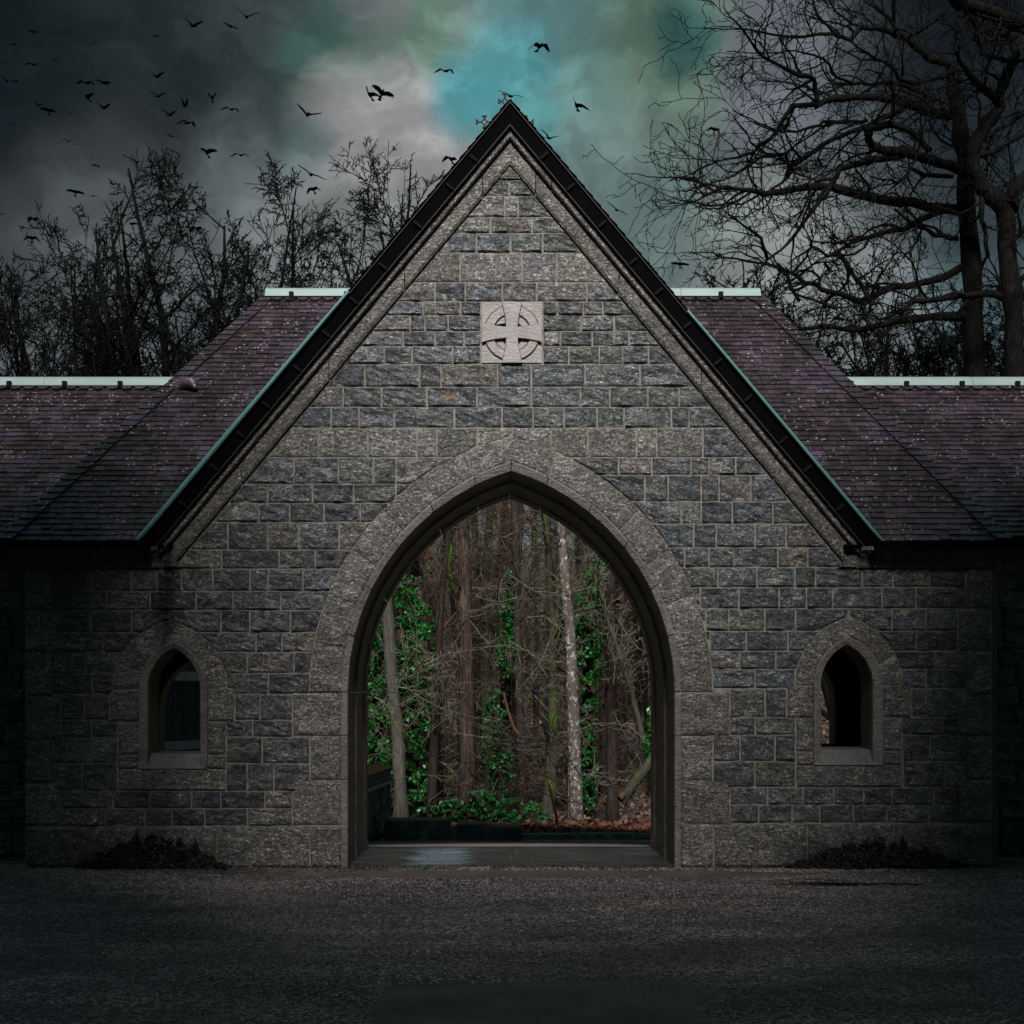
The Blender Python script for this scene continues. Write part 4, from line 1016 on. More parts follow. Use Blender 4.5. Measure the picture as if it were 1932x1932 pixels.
# ------------------------------------------------------------------ blocks, kerb, wall, gate behind the arch
def gz(y): return float(terr(0., y))
def block(x0, x1, yt, yb, Y, label, name='concrete_block', cat='block', grp='concrete blocks along the lane'):
    a = P(x0, yt, Y); b = P(x1, yb, Y); dpt = .42
    o = empty(name, ((a[0]+b[0])/2, Y+dpt/2, b[2]), label, cat, grp)
    obj('block_body', *bevbox(a[0], b[0], Y, Y+dpt, min(b[2], gz(Y)-.02), a[2], .018), 'concrete', o)
    return o
b1 = block(724, 850, 1547, 1582, 7.4, 'long low grey concrete block at the foot of the garden wall', 'concrete_block')
block(861, 922, 1554, 1584, 7.2, 'short concrete block with white lichen on its face, middle of the three')
block(926, 985, 1559, 1588, 6.9, 'short dark streaked concrete block, rightmost of the three')
k0 = P(985, 1573, 8.7); k1 = P(1236, 1572, 8.7)
kb = empty('kerb', ((k0[0]+3)/2, 8.7, k0[2]-.1), 'low stone kerb along the lane to the right of the blocks', 'kerb')
x = k0[0]
while x < 7:
    obj('kerb_stone', *bevbox(x+.004, x+.9, 8.7, 8.88, gz(8.7)-.05, k0[2]+R.uniform(-.004, .004), .012), 'concrete', kb, None, False, True); x += .905
# garden wall receding on the left
gw = empty('garden_wall', (-2, 5.2, gz(5)), 'rough stone garden wall with an orange mossy coping, left behind the arch', 'wall')
wa, wb = P(640, 1500, 3.4), P(737, 1447, 6.4)
ax, bx = P(685, 0, 4.4)[0]-.0, P(737, 0, 6.4)[0]
dirx = (bx-ax)/2.0
ax0 = ax-dirx*2.2
def wl(y): return ax0+(y-2.2)*dirx
top = .60
V = [(wl(2.2), 2.2, -.6), (wl(6.4), 6.4, -.7), (wl(6.4), 6.4, top-.20), (wl(2.2), 2.2, top-.20), (wl(2.2)-.35, 2.2, -.6), (wl(6.4)-.35, 6.4, -.7), (wl(6.4)-.35, 6.4, top-.2), (wl(2.2)-.35, 2.2, top-.2)]
Qb = [(0, 1, 2, 3), (5, 4, 7, 6), (1, 5, 6, 2), (4, 0, 3, 7), (3, 2, 6, 7)]
gwb = obj('wall_body', V, Qb, 'concrete', gw)
yy = 2.25
while yy < 6.3:
    zz = -.45; hgt = R.uniform(.12, .26); y2 = yy+R.uniform(.10, .28)
    while zz < top-.24:
        h2_ = R.uniform(.10, .24); z2 = min(zz+h2_, top-.22); p = R.uniform(.012, .035)
        V = [(wl(yy+.01)+.001, yy+.01, zz+.008), (wl(y2-.01)+.001, y2-.01, zz+.008), (wl(y2-.01)+.001, y2-.01, z2-.008), (wl(yy+.01)+.001, yy+.01, z2-.008)]
        V += [(wl(yy+.02)+p, yy+.02, zz+.018), (wl(y2-.02)+p, y2-.02, zz+.018), (wl(y2-.02)+p, y2-.02, z2-.018), (wl(yy+.02)+p, yy+.02, z2-.018)]
        t = R.uniform(.8, 2.4); obj('stone', V, [(4, 5, 6, 7), (0, 1, 5, 4), (1, 2, 6, 5), (2, 3, 7, 6), (3, 0, 4, 7)], 'rock', gwb, (t, t*.97, t*.95), False, True); zz = z2
    yy = y2
yy = 2.2
while yy < 6.38:
    y2 = min(yy+.7, 6.44); V = []
    for y in (yy+.004, y2-.004):
        V += [(wl(y)+.05, y, top-.20), (wl(y)+.05, y, top-.155), (wl(y)+.02, y, top-.15), (wl(y)+.02, y, top-.02), (wl(y)-.17, y, top+.06), (wl(y)-.37, y, top-.02), (wl(y)-.37, y, top-.20)]
    obj('coping_stone', V, [(i, i+1, i+8, i+7)[::-1] for i in range(6)]+[(0, 1, 2, 3, 4, 5, 6), (13, 12, 11, 10, 9, 8, 7)], 'orange_coping', gw, None, False, True); yy = y2
V = []
for y in (2.2, 6.45): V += [(wl(y)+.075, y, top-.245), (wl(y)+.075, y, top-.205), (wl(y)+.0, y, top-.2), (wl(y)+.0, y, top-.25)]
obj('drip_course', V, [(0, 4, 5, 1), (1, 5, 6, 2), (0, 3, 7, 4), (4, 7, 6, 5), (0, 1, 2, 3)], 'lead', gw)
gw.location.x -= .19; gw.location.y += 2.4; gw.location.z -= .15
# wooden boarded gate seen through the left window
wg = empty('boarded_gate', (-4.1, 6.1, -.4), 'dark weathered board gate with pale rails seen through the left window', 'gate')
gA, gB = np.array(P(290, 0, 5.7)[:2]), np.array(P(400, 0, 6.6)[:2]); dv = (gB-gA); ln = np.linalg.norm(dv); dv /= ln; nv_ = np.array([dv[1], -dv[0]])
def obox(s0, s1, n0, n1, z0, z1):
    pts = []
    for z in (z0, z1):
        for s, n in ((s0, n0), (s1, n0), (s1, n1), (s0, n1)): q = gA+dv*s+nv_*n; pts.append((q[0], q[1], z))
    return pts, boxVQ(0, 1, 0, 1, 0, 1)[1]
s = -.5
while s < ln+.6:
    w = R.uniform(.07, .11); obj('board', *obox(s, s+w-.008, -.01, .012+R.uniform(-.004, .004), -.3, 2.9), 'board', wg, None, False, True); s += w
Dg = CD+6.1
obj('rail', *obox(-.5, ln+.6, .02, .07, CZ-(1414-HY)*Dg/F, CZ-(1398-HY)*Dg/F), 'timber_white', wg)
obj('rail', *obox(-.5, ln+.6, .02, .07, CZ+(HY-1284)*Dg/F, CZ+(HY-1267)*Dg/F), 'timber_white', wg)

# ------------------------------------------------------------------ trees
class Tree:
    def __init__(s, seed): s.r = random.Random(seed); s.thick = []; s.thin = []
    def grow(s, p, d, r, L, lvl, o):
        rr = s.r; n = max(3, min(9, int(L/o['seg'][min(lvl, len(o['seg'])-1)])+1)); step = L/n; pts = [p]; rad = [r]; dirs = [d]
        wig = o['wig'][min(lvl, len(o['wig'])-1)]; up = o['up'][min(lvl, len(o['up'])-1)]; fin = o.get('fin', .35)
        x, y, z = p; dx, dy, dz = d; env = o.get('env')
        for i in range(n):
            dx += rr.gauss(0, wig); dy += rr.gauss(0, wig)*o.get('flat', 1); dz += rr.gauss(0, wig)+up
            m = sqrt(dx*dx+dy*dy+dz*dz); dx /= m; dy /= m; dz /= m
            x += dx*step; y += dy*step; z += dz*step
            if env and ((x-env[0])/env[3])**2+((y-env[1])/env[3])**2+((z-env[2])/env[4])**2 > 1+.25*rr.random() and z > env[2]-env[4]*.5:
                break
            pts.append((x, y, z)); dirs.append((dx, dy, dz)); rad.append(max(o['rmin'], r*(1-(1-fin)*(i+1)/n)))
        if len(pts) < 3 and env: return
        if env and len(pts) < n+1: rad = [max(o['rmin'], r*(1-.85*(i/(len(pts)-1)))) for i in range(len(pts))]
        (s.thick if r > o.get('cut', .03) else s.thin).append((pts, rad))
        s.kids(pts, rad, dirs, L, lvl, o)
    def kids(s, pts, rad, dirs, L, lvl, o):
        if lvl >= o['max']: return
        rr = s.r; n = len(pts)-1; c = o['kids'][min(lvl, len(o['kids'])-1)]; c = c*L if o.get('perlen') else c
        c = int(c+rr.random()); st = o['start'][min(lvl, len(o['start'])-1)]
        for k in range(c):
            f = st+(1-st)*((k+rr.random())/c); i = min(n-1, int(f*n)); t = f*n-i
            p = tuple(pts[i][q]+(pts[i+1][q]-pts[i][q])*t for q in range(3)); d = dirs[min(i+1, len(dirs)-1)]
            ang = rr.uniform(*o['ang']); 
            v = (rr.gauss(0, 1), rr.gauss(0, 1)*o.get('flat', 1), rr.gauss(0, 1)+o.get('vb', 0)); dot = sum(a*b for a, b in zip(v, d)); v = tuple(a-dot*b for a, b in zip(v, d)); m = sqrt(sum(a*a for a in v))+1e-6
            nd = tuple(d[q]*cos(ang)+v[q]/m*sin(ang) for q in range(3))
            lr = o['len'][min(lvl, len(o['len'])-1)]; nl = L*lr*rr.uniform(.6, 1.2)*(1-.45*f) if not o.get('perlen') else lr*rr.uniform(.5, 1.3)
            r0 = rad[i]; nr = max(o['rmin'], min(r0*.85, r0*o['rr']*rr.uniform(.7, 1.1)) if not o.get('abs') else min(r0*.7, o['abs'][min(lvl, len(o['abs'])-1)]*rr.uniform(.6, 1.3)))
            s.grow(p, nd, nr, nl, lvl+1, o)
def fast_tubes(paths, sides):
    """batch tubes grouped by point count"""
    V = []; Q = []; n0 = 0; by = {}
    for p, r in paths: by.setdefault(len(p), []).append((p, r))
    for m, lst in by.items():
        pts = np.array([a for a, b in lst], float); rad = np.array([b for a, b in lst], float); k = len(lst)
        T = np.gradient(pts, axis=1); T /= np.linalg.norm(T, axis=2, keepdims=True)+1e-9
        mean = T.mean(1); ref = np.where((np.abs(mean[:, 1]) < .75)[:, None], np.array([[0, 1., 0]]), np.array([[1., 0, 0]]))[:, None]
        A = np.cross(T, np.broadcast_to(ref, T.shape)); A /= np.linalg.norm(A, axis=2, keepdims=True)+1e-9; B = np.cross(T, A)
        th = np.arange(sides)*2*pi/sides
        ring = pts[:, :, None]+rad[:, :, None, None]*(A[:, :, None]*np.cos(th)[:, None]+B[:, :, None]*np.sin(th)[:, None])
        V.append(ring.reshape(-1, 3)); i = np.arange(m-1)[:, None]*sides; j = np.arange(sides)[None]; j2 = (j+1) % sides
        q = np.stack([i+j, i+sides+j, i+sides+j2, i+j2], -1).reshape(-1, 4); Q.append((q[None]+(np.arange(k)*m*sides)[:, None, None]).reshape(-1, 4)+n0); n0 += k*m*sides
    return np.concatenate(V), np.concatenate(Q)
TRI = 0
def tree_obj(t, loc, name, label, bark, twig, group=None, cat='tree', tsides=8, extra=None):
    """t built in world coordinates; trunk and crown parts under an Empty at the base"""
    global TRI
    e = empty(name, loc, label, cat, group)
    for lst, nm, sd, mt in ((t.thick, 'trunk', tsides, bark), (t.thin, 'crown', 3, twig)):
        if lst:
            V, Q = fast_tubes(lst, sd); TRI += 2*len(Q); V = V-np.array(loc); o = bpy.data.objects.new(nm, mesh(nm, V, Q, mt, None, sd > 3)); COL.objects.link(o); o.parent = e
    return e
def copy_tree(e, loc, rz, sc, label):
    c = e.copy(); COL.objects.link(c); c.location = loc; c.rotation_euler = (0, 0, rz); c.scale = (sc, sc, sc); c['label'] = label
    for ch in e.children: d = ch.copy(); COL.objects.link(d); d.parent = c
    return c
def leaves(n, sampler, size, seed, tintr=(.5, 1.5)):
    r = np.random.default_rng(seed); P_ = sampler(r, n); n = len(P_); s = r.uniform(.6, 1.3, n)*size
    a = r.normal(size=(n, 3)); a /= np.linalg.norm(a, axis=1, keepdims=True); b = np.cross(a, r.normal(size=(n, 3))); b /= np.linalg.norm(b, axis=1, keepdims=True); c = np.cross(a, b)
    s = s[:, None]
    V = np.stack([P_-a*s, P_+b*s*.6+c*s*.2, P_+a*s, P_-b*s*.6+c*s*.2], 1).reshape(-1, 3); Q = np.arange(n*4).reshape(-1, 4)
    t = np.repeat(r.uniform(*tintr, n), 4); return V, Q, np.stack([t]*3, -1)
# --- left background trees (bare, fan shaped)
FAN = dict(seg=[1.0, .8, .5, .35, .25], wig=[.07, .10, .13, .16, .2], up=[.02, .035, .02, .01, 0], kids=[10, 7, 6, 5, 4], start=[.25, .2, .15, .12, .1], ang=(.35, .85), len=[.62, .50, .46, .45, .4], rr=.58, rmin=.0095, max=4, fin=.3, cut=.035, vb=.1)
RND = dict(seg=[.8, .7, .45, .35, .25], wig=[.05, .09, .14, .18, .2], up=[.01, .03, .02, 0, 0], kids=[8, 6, 6, 5, 0], start=[.25, .2, .15, .1, .1], ang=(.45, 1.1), len=[.60, .50, .46, .42], rr=.55, rmin=.009, max=4, fin=.15, cut=.03, vb=0)
def round_tree(px, top, hw, Y, seed, r, label, fork=.42, nl=7, grp='bare trees behind the left roofs'):
    base = P(px, 0, Y); z0 = gz(Y); topz = P(px, top, Y)[2]; H = topz-z0; Rx = hw*(CD+Y)/F; cz_ = z0+H*.60
    t = Tree(seed); o = dict(RND); Rx *= 1.45; o['env'] = (base[0], Y, cz_, Rx, H*.41)
    pts = [(base[0]+.10*sin(i*1.3+seed), Y, z0-.2+H*fork*i/5) for i in range(6)]; t.thick.append((pts, [r*(1-.09*i) for i in range(6)]))
    for k in range(nl):
        a = (k/(nl-1)-.5)*2; tilt = a*1.05*(Rx/(H*.42)); f = t.r.uniform(.7, 1.0); p = pts[-1]; p = (p[0], p[1], z0+(p[2]-z0)*f)
        d = (tilt+t.r.gauss(0, .06), t.r.gauss(0, .32), 1.0); m = sqrt(sum(v*v for v in d)); t.grow(p, tuple(v/m for v in d), r*.74*t.r.uniform(.8, 1.1), H*.62, 0, o)
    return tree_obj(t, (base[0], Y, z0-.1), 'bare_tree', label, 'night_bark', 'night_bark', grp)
def left_tree(px, top, Y, seed, r, lean=0, spread=1.0, label='', kids=None, split=None, grp='bare trees behind the left roofs', opt=None):
    base = P(px, 0, Y); z0 = gz(Y); topz = P(px, top, Y)[2]; H = topz-z0; o = dict(FAN); 
    if opt: o.update(opt)
    if kids: o['kids'] = kids
    t = Tree(seed); t.grow((base[0], Y, z0-.2), (lean, 0, 1), r, H*.82, 0, o)
    if split:
        for dx, f, rr_ in split: t.grow((base[0]+lean*H*f*.5, Y, z0+H*f), (dx, t.r.uniform(-.2, .2), .9), r*rr_, H*(1-f)*.86, 0, o)
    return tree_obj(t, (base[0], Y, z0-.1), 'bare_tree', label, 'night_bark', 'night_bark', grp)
round_tree(48, 455, 150, 19, 101, .15, 'bare tree at the far left edge, low and spreading', .38, 8)
round_tree(135, 400, 120, 17, 102, .17, 'second bare tree from the left edge, twiggy and dark', .40, 8)
round_tree(232, 385, 105, 16, 103, .19, 'bare tree with forked trunk rising just left of the tallest one', .40)
round_tree(328, 292, 130, 17, 104, .24, 'tallest bare tree on the left with a rounded crown and thick straight trunk', .45, 9)
round_tree(452, 335, 105, 18, 105, .17, 'bare tree fanning upward beside the left roof hip', .42, 8)
round_tree(545, 300, 100, 19, 106, .15, 'bare tree with steep branches above the left end of the high ridge', .44, 8)
round_tree(625, 300, 95, 17.5, 107, .15, 'bare tree above the high left ridge, right of the slender upright one', .44, 8)
round_tree(700, 285, 110, 20, 109, .16, 'bare tree half hidden by the left slope of the gable', .46, 8)
round_tree(775, 255, 125, 19, 108, .18, 'bare tree close to the gable, only its crown top above the left slope', .48, 9)
# --- right oaks, limbs laid out one by one
def limb(t, pts, Y, r0, r1, o, dep=0, lvl=1, dj=.5, off3=(1288, 0)):
    rr = t.r; out = []; n = len(pts); y_ = Y
    sub = []
    for i in range(n-1):
        for k in range(3):
            f = k/3; a, b = pts[i], pts[i+1]; sub.append((a[0]+(b[0]-a[0])*f+rr.gauss(0, 5)*(i+k > 0), a[1]+(b[1]-a[1])*f+rr.gauss(0, 5)*(i+k > 0)))
    sub.append(pts[-1]); m = len(sub)
    for i, (x, y) in enumerate(sub):
        yy = Y+dep*i/(m-1)+rr.gauss(0, .05); out.append(P(x/3+off3[0], y/3+off3[1], yy))
    rad = [max(.009, 1.0*(r0+(r1-r0)*i/(m-1)))*(1+.08*rr.gauss(0, 1)) for i in range(m)]
    dirs = [(0, 0, 1)]
    for a, b in zip(out[:-1], out[1:]):
        d = tuple(b[q]-a[q] for q in range(3)); s = sqrt(sum(v*v for v in d))+1e-6; dirs.append(tuple(v/s for v in d))
    t.thick.append((out, rad)); L = sum(sqrt(sum((b[q]-a[q])**2 for q in range(3))) for a, b in zip(out[:-1], out[1:]))
    if lvl is not None: t.kids(out, rad, dirs, L, lvl, o)
OAK = dict(seg=[.5, .3, .22, .15, .12], wig=[.2, .24, .28, .32, .34], up=[0, .015, .01, .0, 0], kids=[0, 3.2, 3.4, 3.6, 0], start=[.05, .08, .1, .1, .1], ang=(.5, 1.15), len=[1, 1.35, .62, .30, .2], rr=.5, rmin=.0065, max=4, fin=.35, cut=.022, perlen=True, abs=[.04, .024, .012, .008], flat=.6, vb=.1)
YO = 13.0; t = Tree(201)
limb(t, [(1665, 2900), (1655, 1930), (1640, 1500), (1605, 1150), (1598, 950), (1568, 700), (1540, 500), (1530, 375)], YO, .22, .12, OAK, 0, None)
LB = [([(1535, 380), (1400, 325), (1275, 225), (1205, 190), (1100, 155), (1000, 160), (950, 225), (850, 190), (600, 215), (400, 170), (300, 160)], .085, .012, -2),
      ([(1205, 190), (1190, 80), (1200, -60)], .05, .03, -.5),
      ([(1510, 660), (1400, 635), (1290, 590), (1100, 550), (900, 552), (770, 590), (745, 460), (660, 420), (450, 320), (350, 180), (230, 40)], .10, .010, -3),
      ([(790, 580), (620, 600), (540, 740), (400, 860), (290, 890), (150, 930), (0, 1000)], .05, .010, -1),
      ([(1560, 960), (1400, 905), (1250, 862), (1120, 850), (1050, 790), (1040, 740), (1150, 705), (1280, 735), (1400, 850)], .10, .05, -2),
      ([(1250, 880), (1050, 915), (900, 950), (855, 1020), (790, 1130), (700, 1230), (600, 1380), (480, 1470)], .07, .02, -2),
      ([(1560, 1190), (1300, 1150), (1050, 1115), (850, 1060), (700, 1060), (500, 1095), (380, 1080), (250, 1050), (120, 1110), (0, 1160)], .11, .012, -2.5),
      ([(1240, 620), (1050, 705), (900, 760), (750, 850), (600, 950), (585, 870), (450, 885), (300, 990), (100, 1060), (0, 1080)], .06, .010, -1.5),
      ([(600, 950), (590, 1010), (500, 1070)], .04, .02, -1.5),
      ([(1560, 1170), (1400, 1220), (1250, 1290), (1100, 1330), (950, 1380), (830, 1450), (740, 1400), (600, 1490)], .07, .012, -1.5),
      ([(1600, 1500), (1400, 1600), (1200, 1620), (1000, 1700), (800, 1640), (640, 1560), (500, 1500), (300, 1470), (90, 1430)], .08, .010, -1.5),
      ([(1600, 1790), (1400, 1790), (1200, 1820), (1000, 1870), (800, 1840), (560, 1870)], .09, .03, -1.0),
      ([(1530, 1000), (1400, 990), (1290, 960), (1220, 1040), (1160, 1020), (1060, 1000)], .05, .012, -1.5),
      ([(1530, 420), (1430, 450), (1320, 470), (1230, 450), (1180, 370), (1040, 300), (950, 230)], .05, .02, -1.5),
      ([(1400, 560), (1250, 480), (1160, 470), (1010, 480), (880, 440), (800, 330), (640, 280), (480, 300), (250, 290)], .04, .008, -2),
      ([(1040, 680), (950, 690), (800, 690), (690, 740), (560, 750), (420, 700), (280, 620)], .04, .008, -2),
      ([(880, 1430), (990, 1590), (1060, 1700)], .05, .04, -1), ([(480, 1470), (440, 1340), (300, 1240), (230, 1190)], .035, .01, -1.5), ([(540, 1500), (660, 1700)], .04, .03, -1),
      ([(1560, 1350), (1430, 1330), (1290, 1260), (1200, 1180)], .05, .02, -1)]
for pts, a, b, dp in LB: limb(t, pts, YO, a, b, OAK, dp)
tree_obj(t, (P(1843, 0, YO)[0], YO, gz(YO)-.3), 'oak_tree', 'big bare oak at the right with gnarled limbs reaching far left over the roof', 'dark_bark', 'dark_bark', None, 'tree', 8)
t = Tree(202); YB = 12.0
limb(t, [(1900, 2900), (1880, 1930), (1850, 1500), (1830, 1180), (1700, 1060), (1640, 960), (1640, 830), (1720, 700), (1800, 600), (1785, 555), (1870, 350), (1890, 220), (1800, 190), (1700, 190)], YB, .21, .05, OAK, 0)
for pts, a, b, dp in [([(1845, 1180), (1870, 1080), (1990, 930)], .16, .1, 0), ([(1785, 560), (1680, 480), (1600, 390), (1540, 300)], .08, .03, -1),
                      ([(1870, 350), (1700, 300), (1650, 200), (1750, 30)], .05, .02, -1), ([(2100, 190), (1932, 135), (1800, 95), (1700, 60), (1560, 20), (1480, -80)], .15, .10, -3),
                      ([(1640, 900), (1760, 860), (1932, 760)], .07, .04, 0), ([(1700, 1060), (1690, 1250), (1730, 1450)], .06, .04, 0), ([(1830, 1400), (1932, 1300)], .06, .04, 0),
                      ([(2100, 500), (1932, 640), (1780, 730), (1700, 800)], .05, .03, 0), ([(1860, 1700), (1700, 1660), (1500, 1680), (1300, 1720), (1150, 1800)], .08, .03, -1), ([(2050, 1500), (1930, 1560), (1830, 1640)], .06, .03, 0)]:
    limb(t, pts, YB, a, b, OAK, dp)
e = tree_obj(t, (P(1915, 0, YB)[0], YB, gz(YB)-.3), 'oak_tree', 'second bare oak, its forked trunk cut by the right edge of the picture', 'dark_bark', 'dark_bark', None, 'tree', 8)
def smp(r, n):
    x = r.uniform(1600, 1935, n); y = r.uniform(560, 900, n); Yd = r.uniform(3.0, 9, n)*1.0
    k = (CD+Yd)/F; return np.stack([CX+(x-VX)*k, Yd, CZ+(HY-y)*k], -1)
# thin dark trees and thicket behind the right roofs
THK = dict(FAN); THK.update(kids=[14, 8, 6, 4, 3], wig=[.1, .16, .2, .25, .3], ang=(.4, 1.1), len=[.55, .5, .45, .45])
for px, tp, Y, sd, r, lb in [(1250, 462, 20, 301, .06, 'small thin bare tree just above the high right ridge'), (1395, 500, 19, 302, .08, 'low bare tree behind the right end of the high ridge'),
                          (1545, 520, 17, 303, .13, 'tangled dark tree behind the hip of the right roof'), (1660, 500, 18, 304, .14, 'tangled dark tree behind the low right ridge, middle one'),
                          (1770, 480, 19, 305, .15, 'tangled dark tree standing left of the oak trunk'), (1600, 520, 14, 307, .12, 'near tangled dark tree over the right hip'), (1715, 510, 13.5, 308, .12, 'near tangled dark tree left of the oak foot'), (1830, 540, 15, 309, .13, 'near tangled dark tree behind the oak trunk'), (1900, 450, 20, 306, .15, 'tangled dark tree between and behind the two oak trunks')]:
    left_tree(px, tp, Y, sd, r, 0, label=lb, split=[(-.6, .4, .6), (.6, .4, .6)], grp='tangled bare trees behind the right roofs', opt=THK)
# --- woodland seen through the arch
WD = dict(seg=[1.2, .6, .4, .3], wig=[.035, .13, .2, .26], up=[.01, .03, .01, 0], kids=[16, 6, 5, 3], start=[.18, .15, .1, .1], ang=(.5, 1.2), len=[.24, .5, .45, .4], rr=.34, rmin=.008, max=3, fin=.12, cut=.05)
protos = []
for k, (bk, tw) in enumerate([('wood_bark', 'twig_brown'), ('brown_bark', 'twig_brown'), ('moss_bark', 'twig_pale')]):
    t = Tree(400+k); t.grow((0, 0, -.3), (.03*k, 0, 1), .17+.02*k, 15, 0, WD); protos.append((t, bk, tw))
first = {}; cnt = 0
WOODLAB = ['bare woodland tree with pale flecked bark beyond the arch', 'dark brown bare woodland tree beyond the arch', 'bare woodland tree with mossy grey-green bark beyond the arch']
rw = random.Random(77)
NUMW = ['first', 'second', 'third', 'fourth', 'fifth', 'sixth', 'seventh', 'eighth', 'ninth', 'tenth', 'eleventh', 'twelfth', 'thirteenth', 'fourteenth', 'fifteenth', 'sixteenth', 'seventeenth', 'eighteenth', 'nineteenth', 'twentieth', 'twenty-first', 'twenty-second', 'twenty-third', 'twenty-fourth', 'twenty-fifth', 'twenty-sixth', 'twenty-seventh', 'twenty-eighth', 'twenty-ninth', 'thirtieth']
wood_all = []
def ORD(i, dx, Y, k): wood_all.append([dx, Y, k, None]); return 'bare woodland tree'
for i in range(78):
    Y = rw.uniform(19, 62) if i > 10 else rw.uniform(13, 19); dx = rw.uniform(650, 1275); x = P(dx, 0, Y)[0]; k = i % 3; z = float(terr(x, Y)); sc = rw.uniform(.75, 1.15) if i % 2 or i < 10 else rw.uniform(.4, .6)
    if Y < 19 and (dx > 1210 or 740 < dx < 800 or 1040 < dx < 1110 or 850 < dx < 910): dx += 40; x = P(dx, 0, Y)[0]; sc = .6
    sc = min(sc, max(.3, ((HY-(450+1.19*abs(dx-962)))/F*(Y+CD)+CZ-z)/15.5))
    lab = ORD(i, dx, Y, k)
    if k not in first:
        t, bk, tw = protos[k]; e = tree_obj(t, (0, 0, 0), 'woodland_tree', lab, bk, tw, 'woodland trees beyond the arch', 'tree', 7); first[k] = e; e.location = (x, Y, z); e.scale = (sc, sc, sc)
    else: copy_tree(first[k], (x, Y, z), rw.uniform(0, 6.28), sc, lab)
def relabel():
    rows = {}
    for o in bpy.data.objects:
        if o.get('group') == 'woodland trees beyond the arch' and o.parent is None:
            Y = o.location.y; px = (o.location.x-CX)/(Y+CD); row = 'nearest' if Y < 19 else 'second' if Y < 30 else 'third' if Y < 41 else 'fourth' if Y < 52 else 'farthest'
            rows.setdefault(row, []).append((px, o))
    LK = {'woodland_tree': 'bare flecked', }
    for row, l in rows.items():
        l.sort(key=lambda a: a[0])
        for i, (px, o) in enumerate(l):
            bk = [c.data.materials[0].name for c in o.children if c.name.startswith('trunk')][0]
            lk = {'wood_bark': 'pale flecked', 'brown_bark': 'dark brown', 'moss_bark': 'mossy grey-green'}[bk]
            o['label'] = '%s bare tree, %s from the left in the %s row beyond the arch' % (lk, NUMW[i], row)
relabel()
# named trunks
def trunk(px_pts, Y, r0, r1, seed, bark, twig, label, o=None, name='woodland_tree', lv=0):
    t = Tree(seed); o = dict(WD if o is None else o); pts = [P(x, y, Y) for x, y in px_pts]
    sub = []
    for a, b in zip(pts[:-1], pts[1:]):
        for k in range(4): f = k/4; sub.append(tuple(a[q]+(b[q]-a[q])*f+t.r.gauss(0, .006) for q in range(3)))
    sub.append(pts[-1]); m = len(sub); rad = [(r0+(r1-r0)*i/(m-1))*(1+.05*t.r.gauss(0, 1)) for i in range(m)]; rad[0] *= 1.25; rad[1] *= 1.08
    dirs = [(0, 0, 1)]*(m); t.thick.append((sub, rad)); L = sub[-1][2]-sub[0][2]; t.kids(sub, rad, dirs, L, lv, o)
    return tree_obj(t, (sub[0][0], Y, sub[0][2]), name, label, bark, twig, None, 'tree', 12)
TW = dict(WD); TW.update(kids=[20, 7, 5, 3], len=[.20, .55, .5, .4], wig=[.04, .22, .3, .34], up=[0, -.03, -.02, 0], rr=.17, rmin=.007, start=[.22, .1, .1], cut=.035)
NT = dict(WD); NT.update(kids=[8, 4, 3, 2], rr=.2, start=[.4, .2, .1])
trunk([(757, 1545), (751, 1395), (737, 1262), (727, 1095), (715, 950), (700, 820)], 12.9, .13, .085, 501, 'grey_bark', 'twig_pale', 'leaning grey-green trunk at the left of the arch, beside the ivy', TW)
trunk([(881, 1530), (880, 1300), (877, 1100), (873, 960), (868, 760)], 13.5, .150, .10, 502, 'red_bark', 'twig_brown', 'thick reddish trunk with stringy bark, left of centre in the arch', NT)
trunk([(1086, 1565), (1082, 1330), (1076, 1200), (1066, 1095), (1056, 980), (1044, 800)], 15.0, .135, .085, 503, 'spotted_bark', 'twig_pale', 'pale spotted trunk with white lichen, right of centre in the arch', TW)
trunk([(1156, 1562), (1155, 1400), (1152, 1230), (1150, 1000)], 14, .125, .09, 504, 'brown_bark', 'twig_brown', 'straight brown trunk near the right jamb of the arch', NT)
trunk([(987, 1535), (984, 1400), (975, 1200), (972, 1000), (968, 850)], 15, .10, .07, 505, 'wood_bark', 'twig_brown', 'slim flecked trunk in the middle of the arch', NT)
trunk([(830, 1520), (822, 1330), (812, 1200), (800, 1060), (785, 900)], 16, .09, .05, 506, 'brown_bark', 'twig_brown', 'dark slender trunk between the ivy and the red trunk', NT)
trunk([(1215, 1400), (1190, 1300), (1150, 1180), (1120, 1080), (1080, 940)], 13, .05, .03, 507, 'moss_bark', 'twig_pale', 'thin mossy stem leaning across the right of the arch', TW)
# moss covered broken stem, broken snags and fallen logs
def log(pts, Y, r0, r1, mat, label, name='fallen_log', cat='log', Y1=None):
    q = [P(x, y, Y+((Y1 or Y)-Y)*i/(len(pts)-1)) for i, (x, y) in enumerate(pts)]; m = len(q)
    V, Q = tubes([(q, [r0+(r1-r0)*i/(m-1) for i in range(m)])], 8); return tag(obj(name, V, Q, mat, None, None, True), label, cat)
log([(860, 1120), (850, 1085), (845, 1060), (852, 1035), (846, 1010), (854, 985)], 14.5, .035, .05, 'bright_moss', 'short stem thick with bright green moss, high left in the arch', 'mossy_stem', 'branch')
log([(950, 1305), (958, 1340), (970, 1375), (978, 1385)], 12.5, .022, .034, 'broken_wood', 'broken pale snag with torn orange wood near the centre', 'broken_snag', 'branch')
log([(1035, 1480), (1043, 1510), (1050, 1540), (1050, 1556)], 11.5, .022, .034, 'broken_wood', 'orange torn stump left of the spotted trunk', 'broken_snag', 'stump')
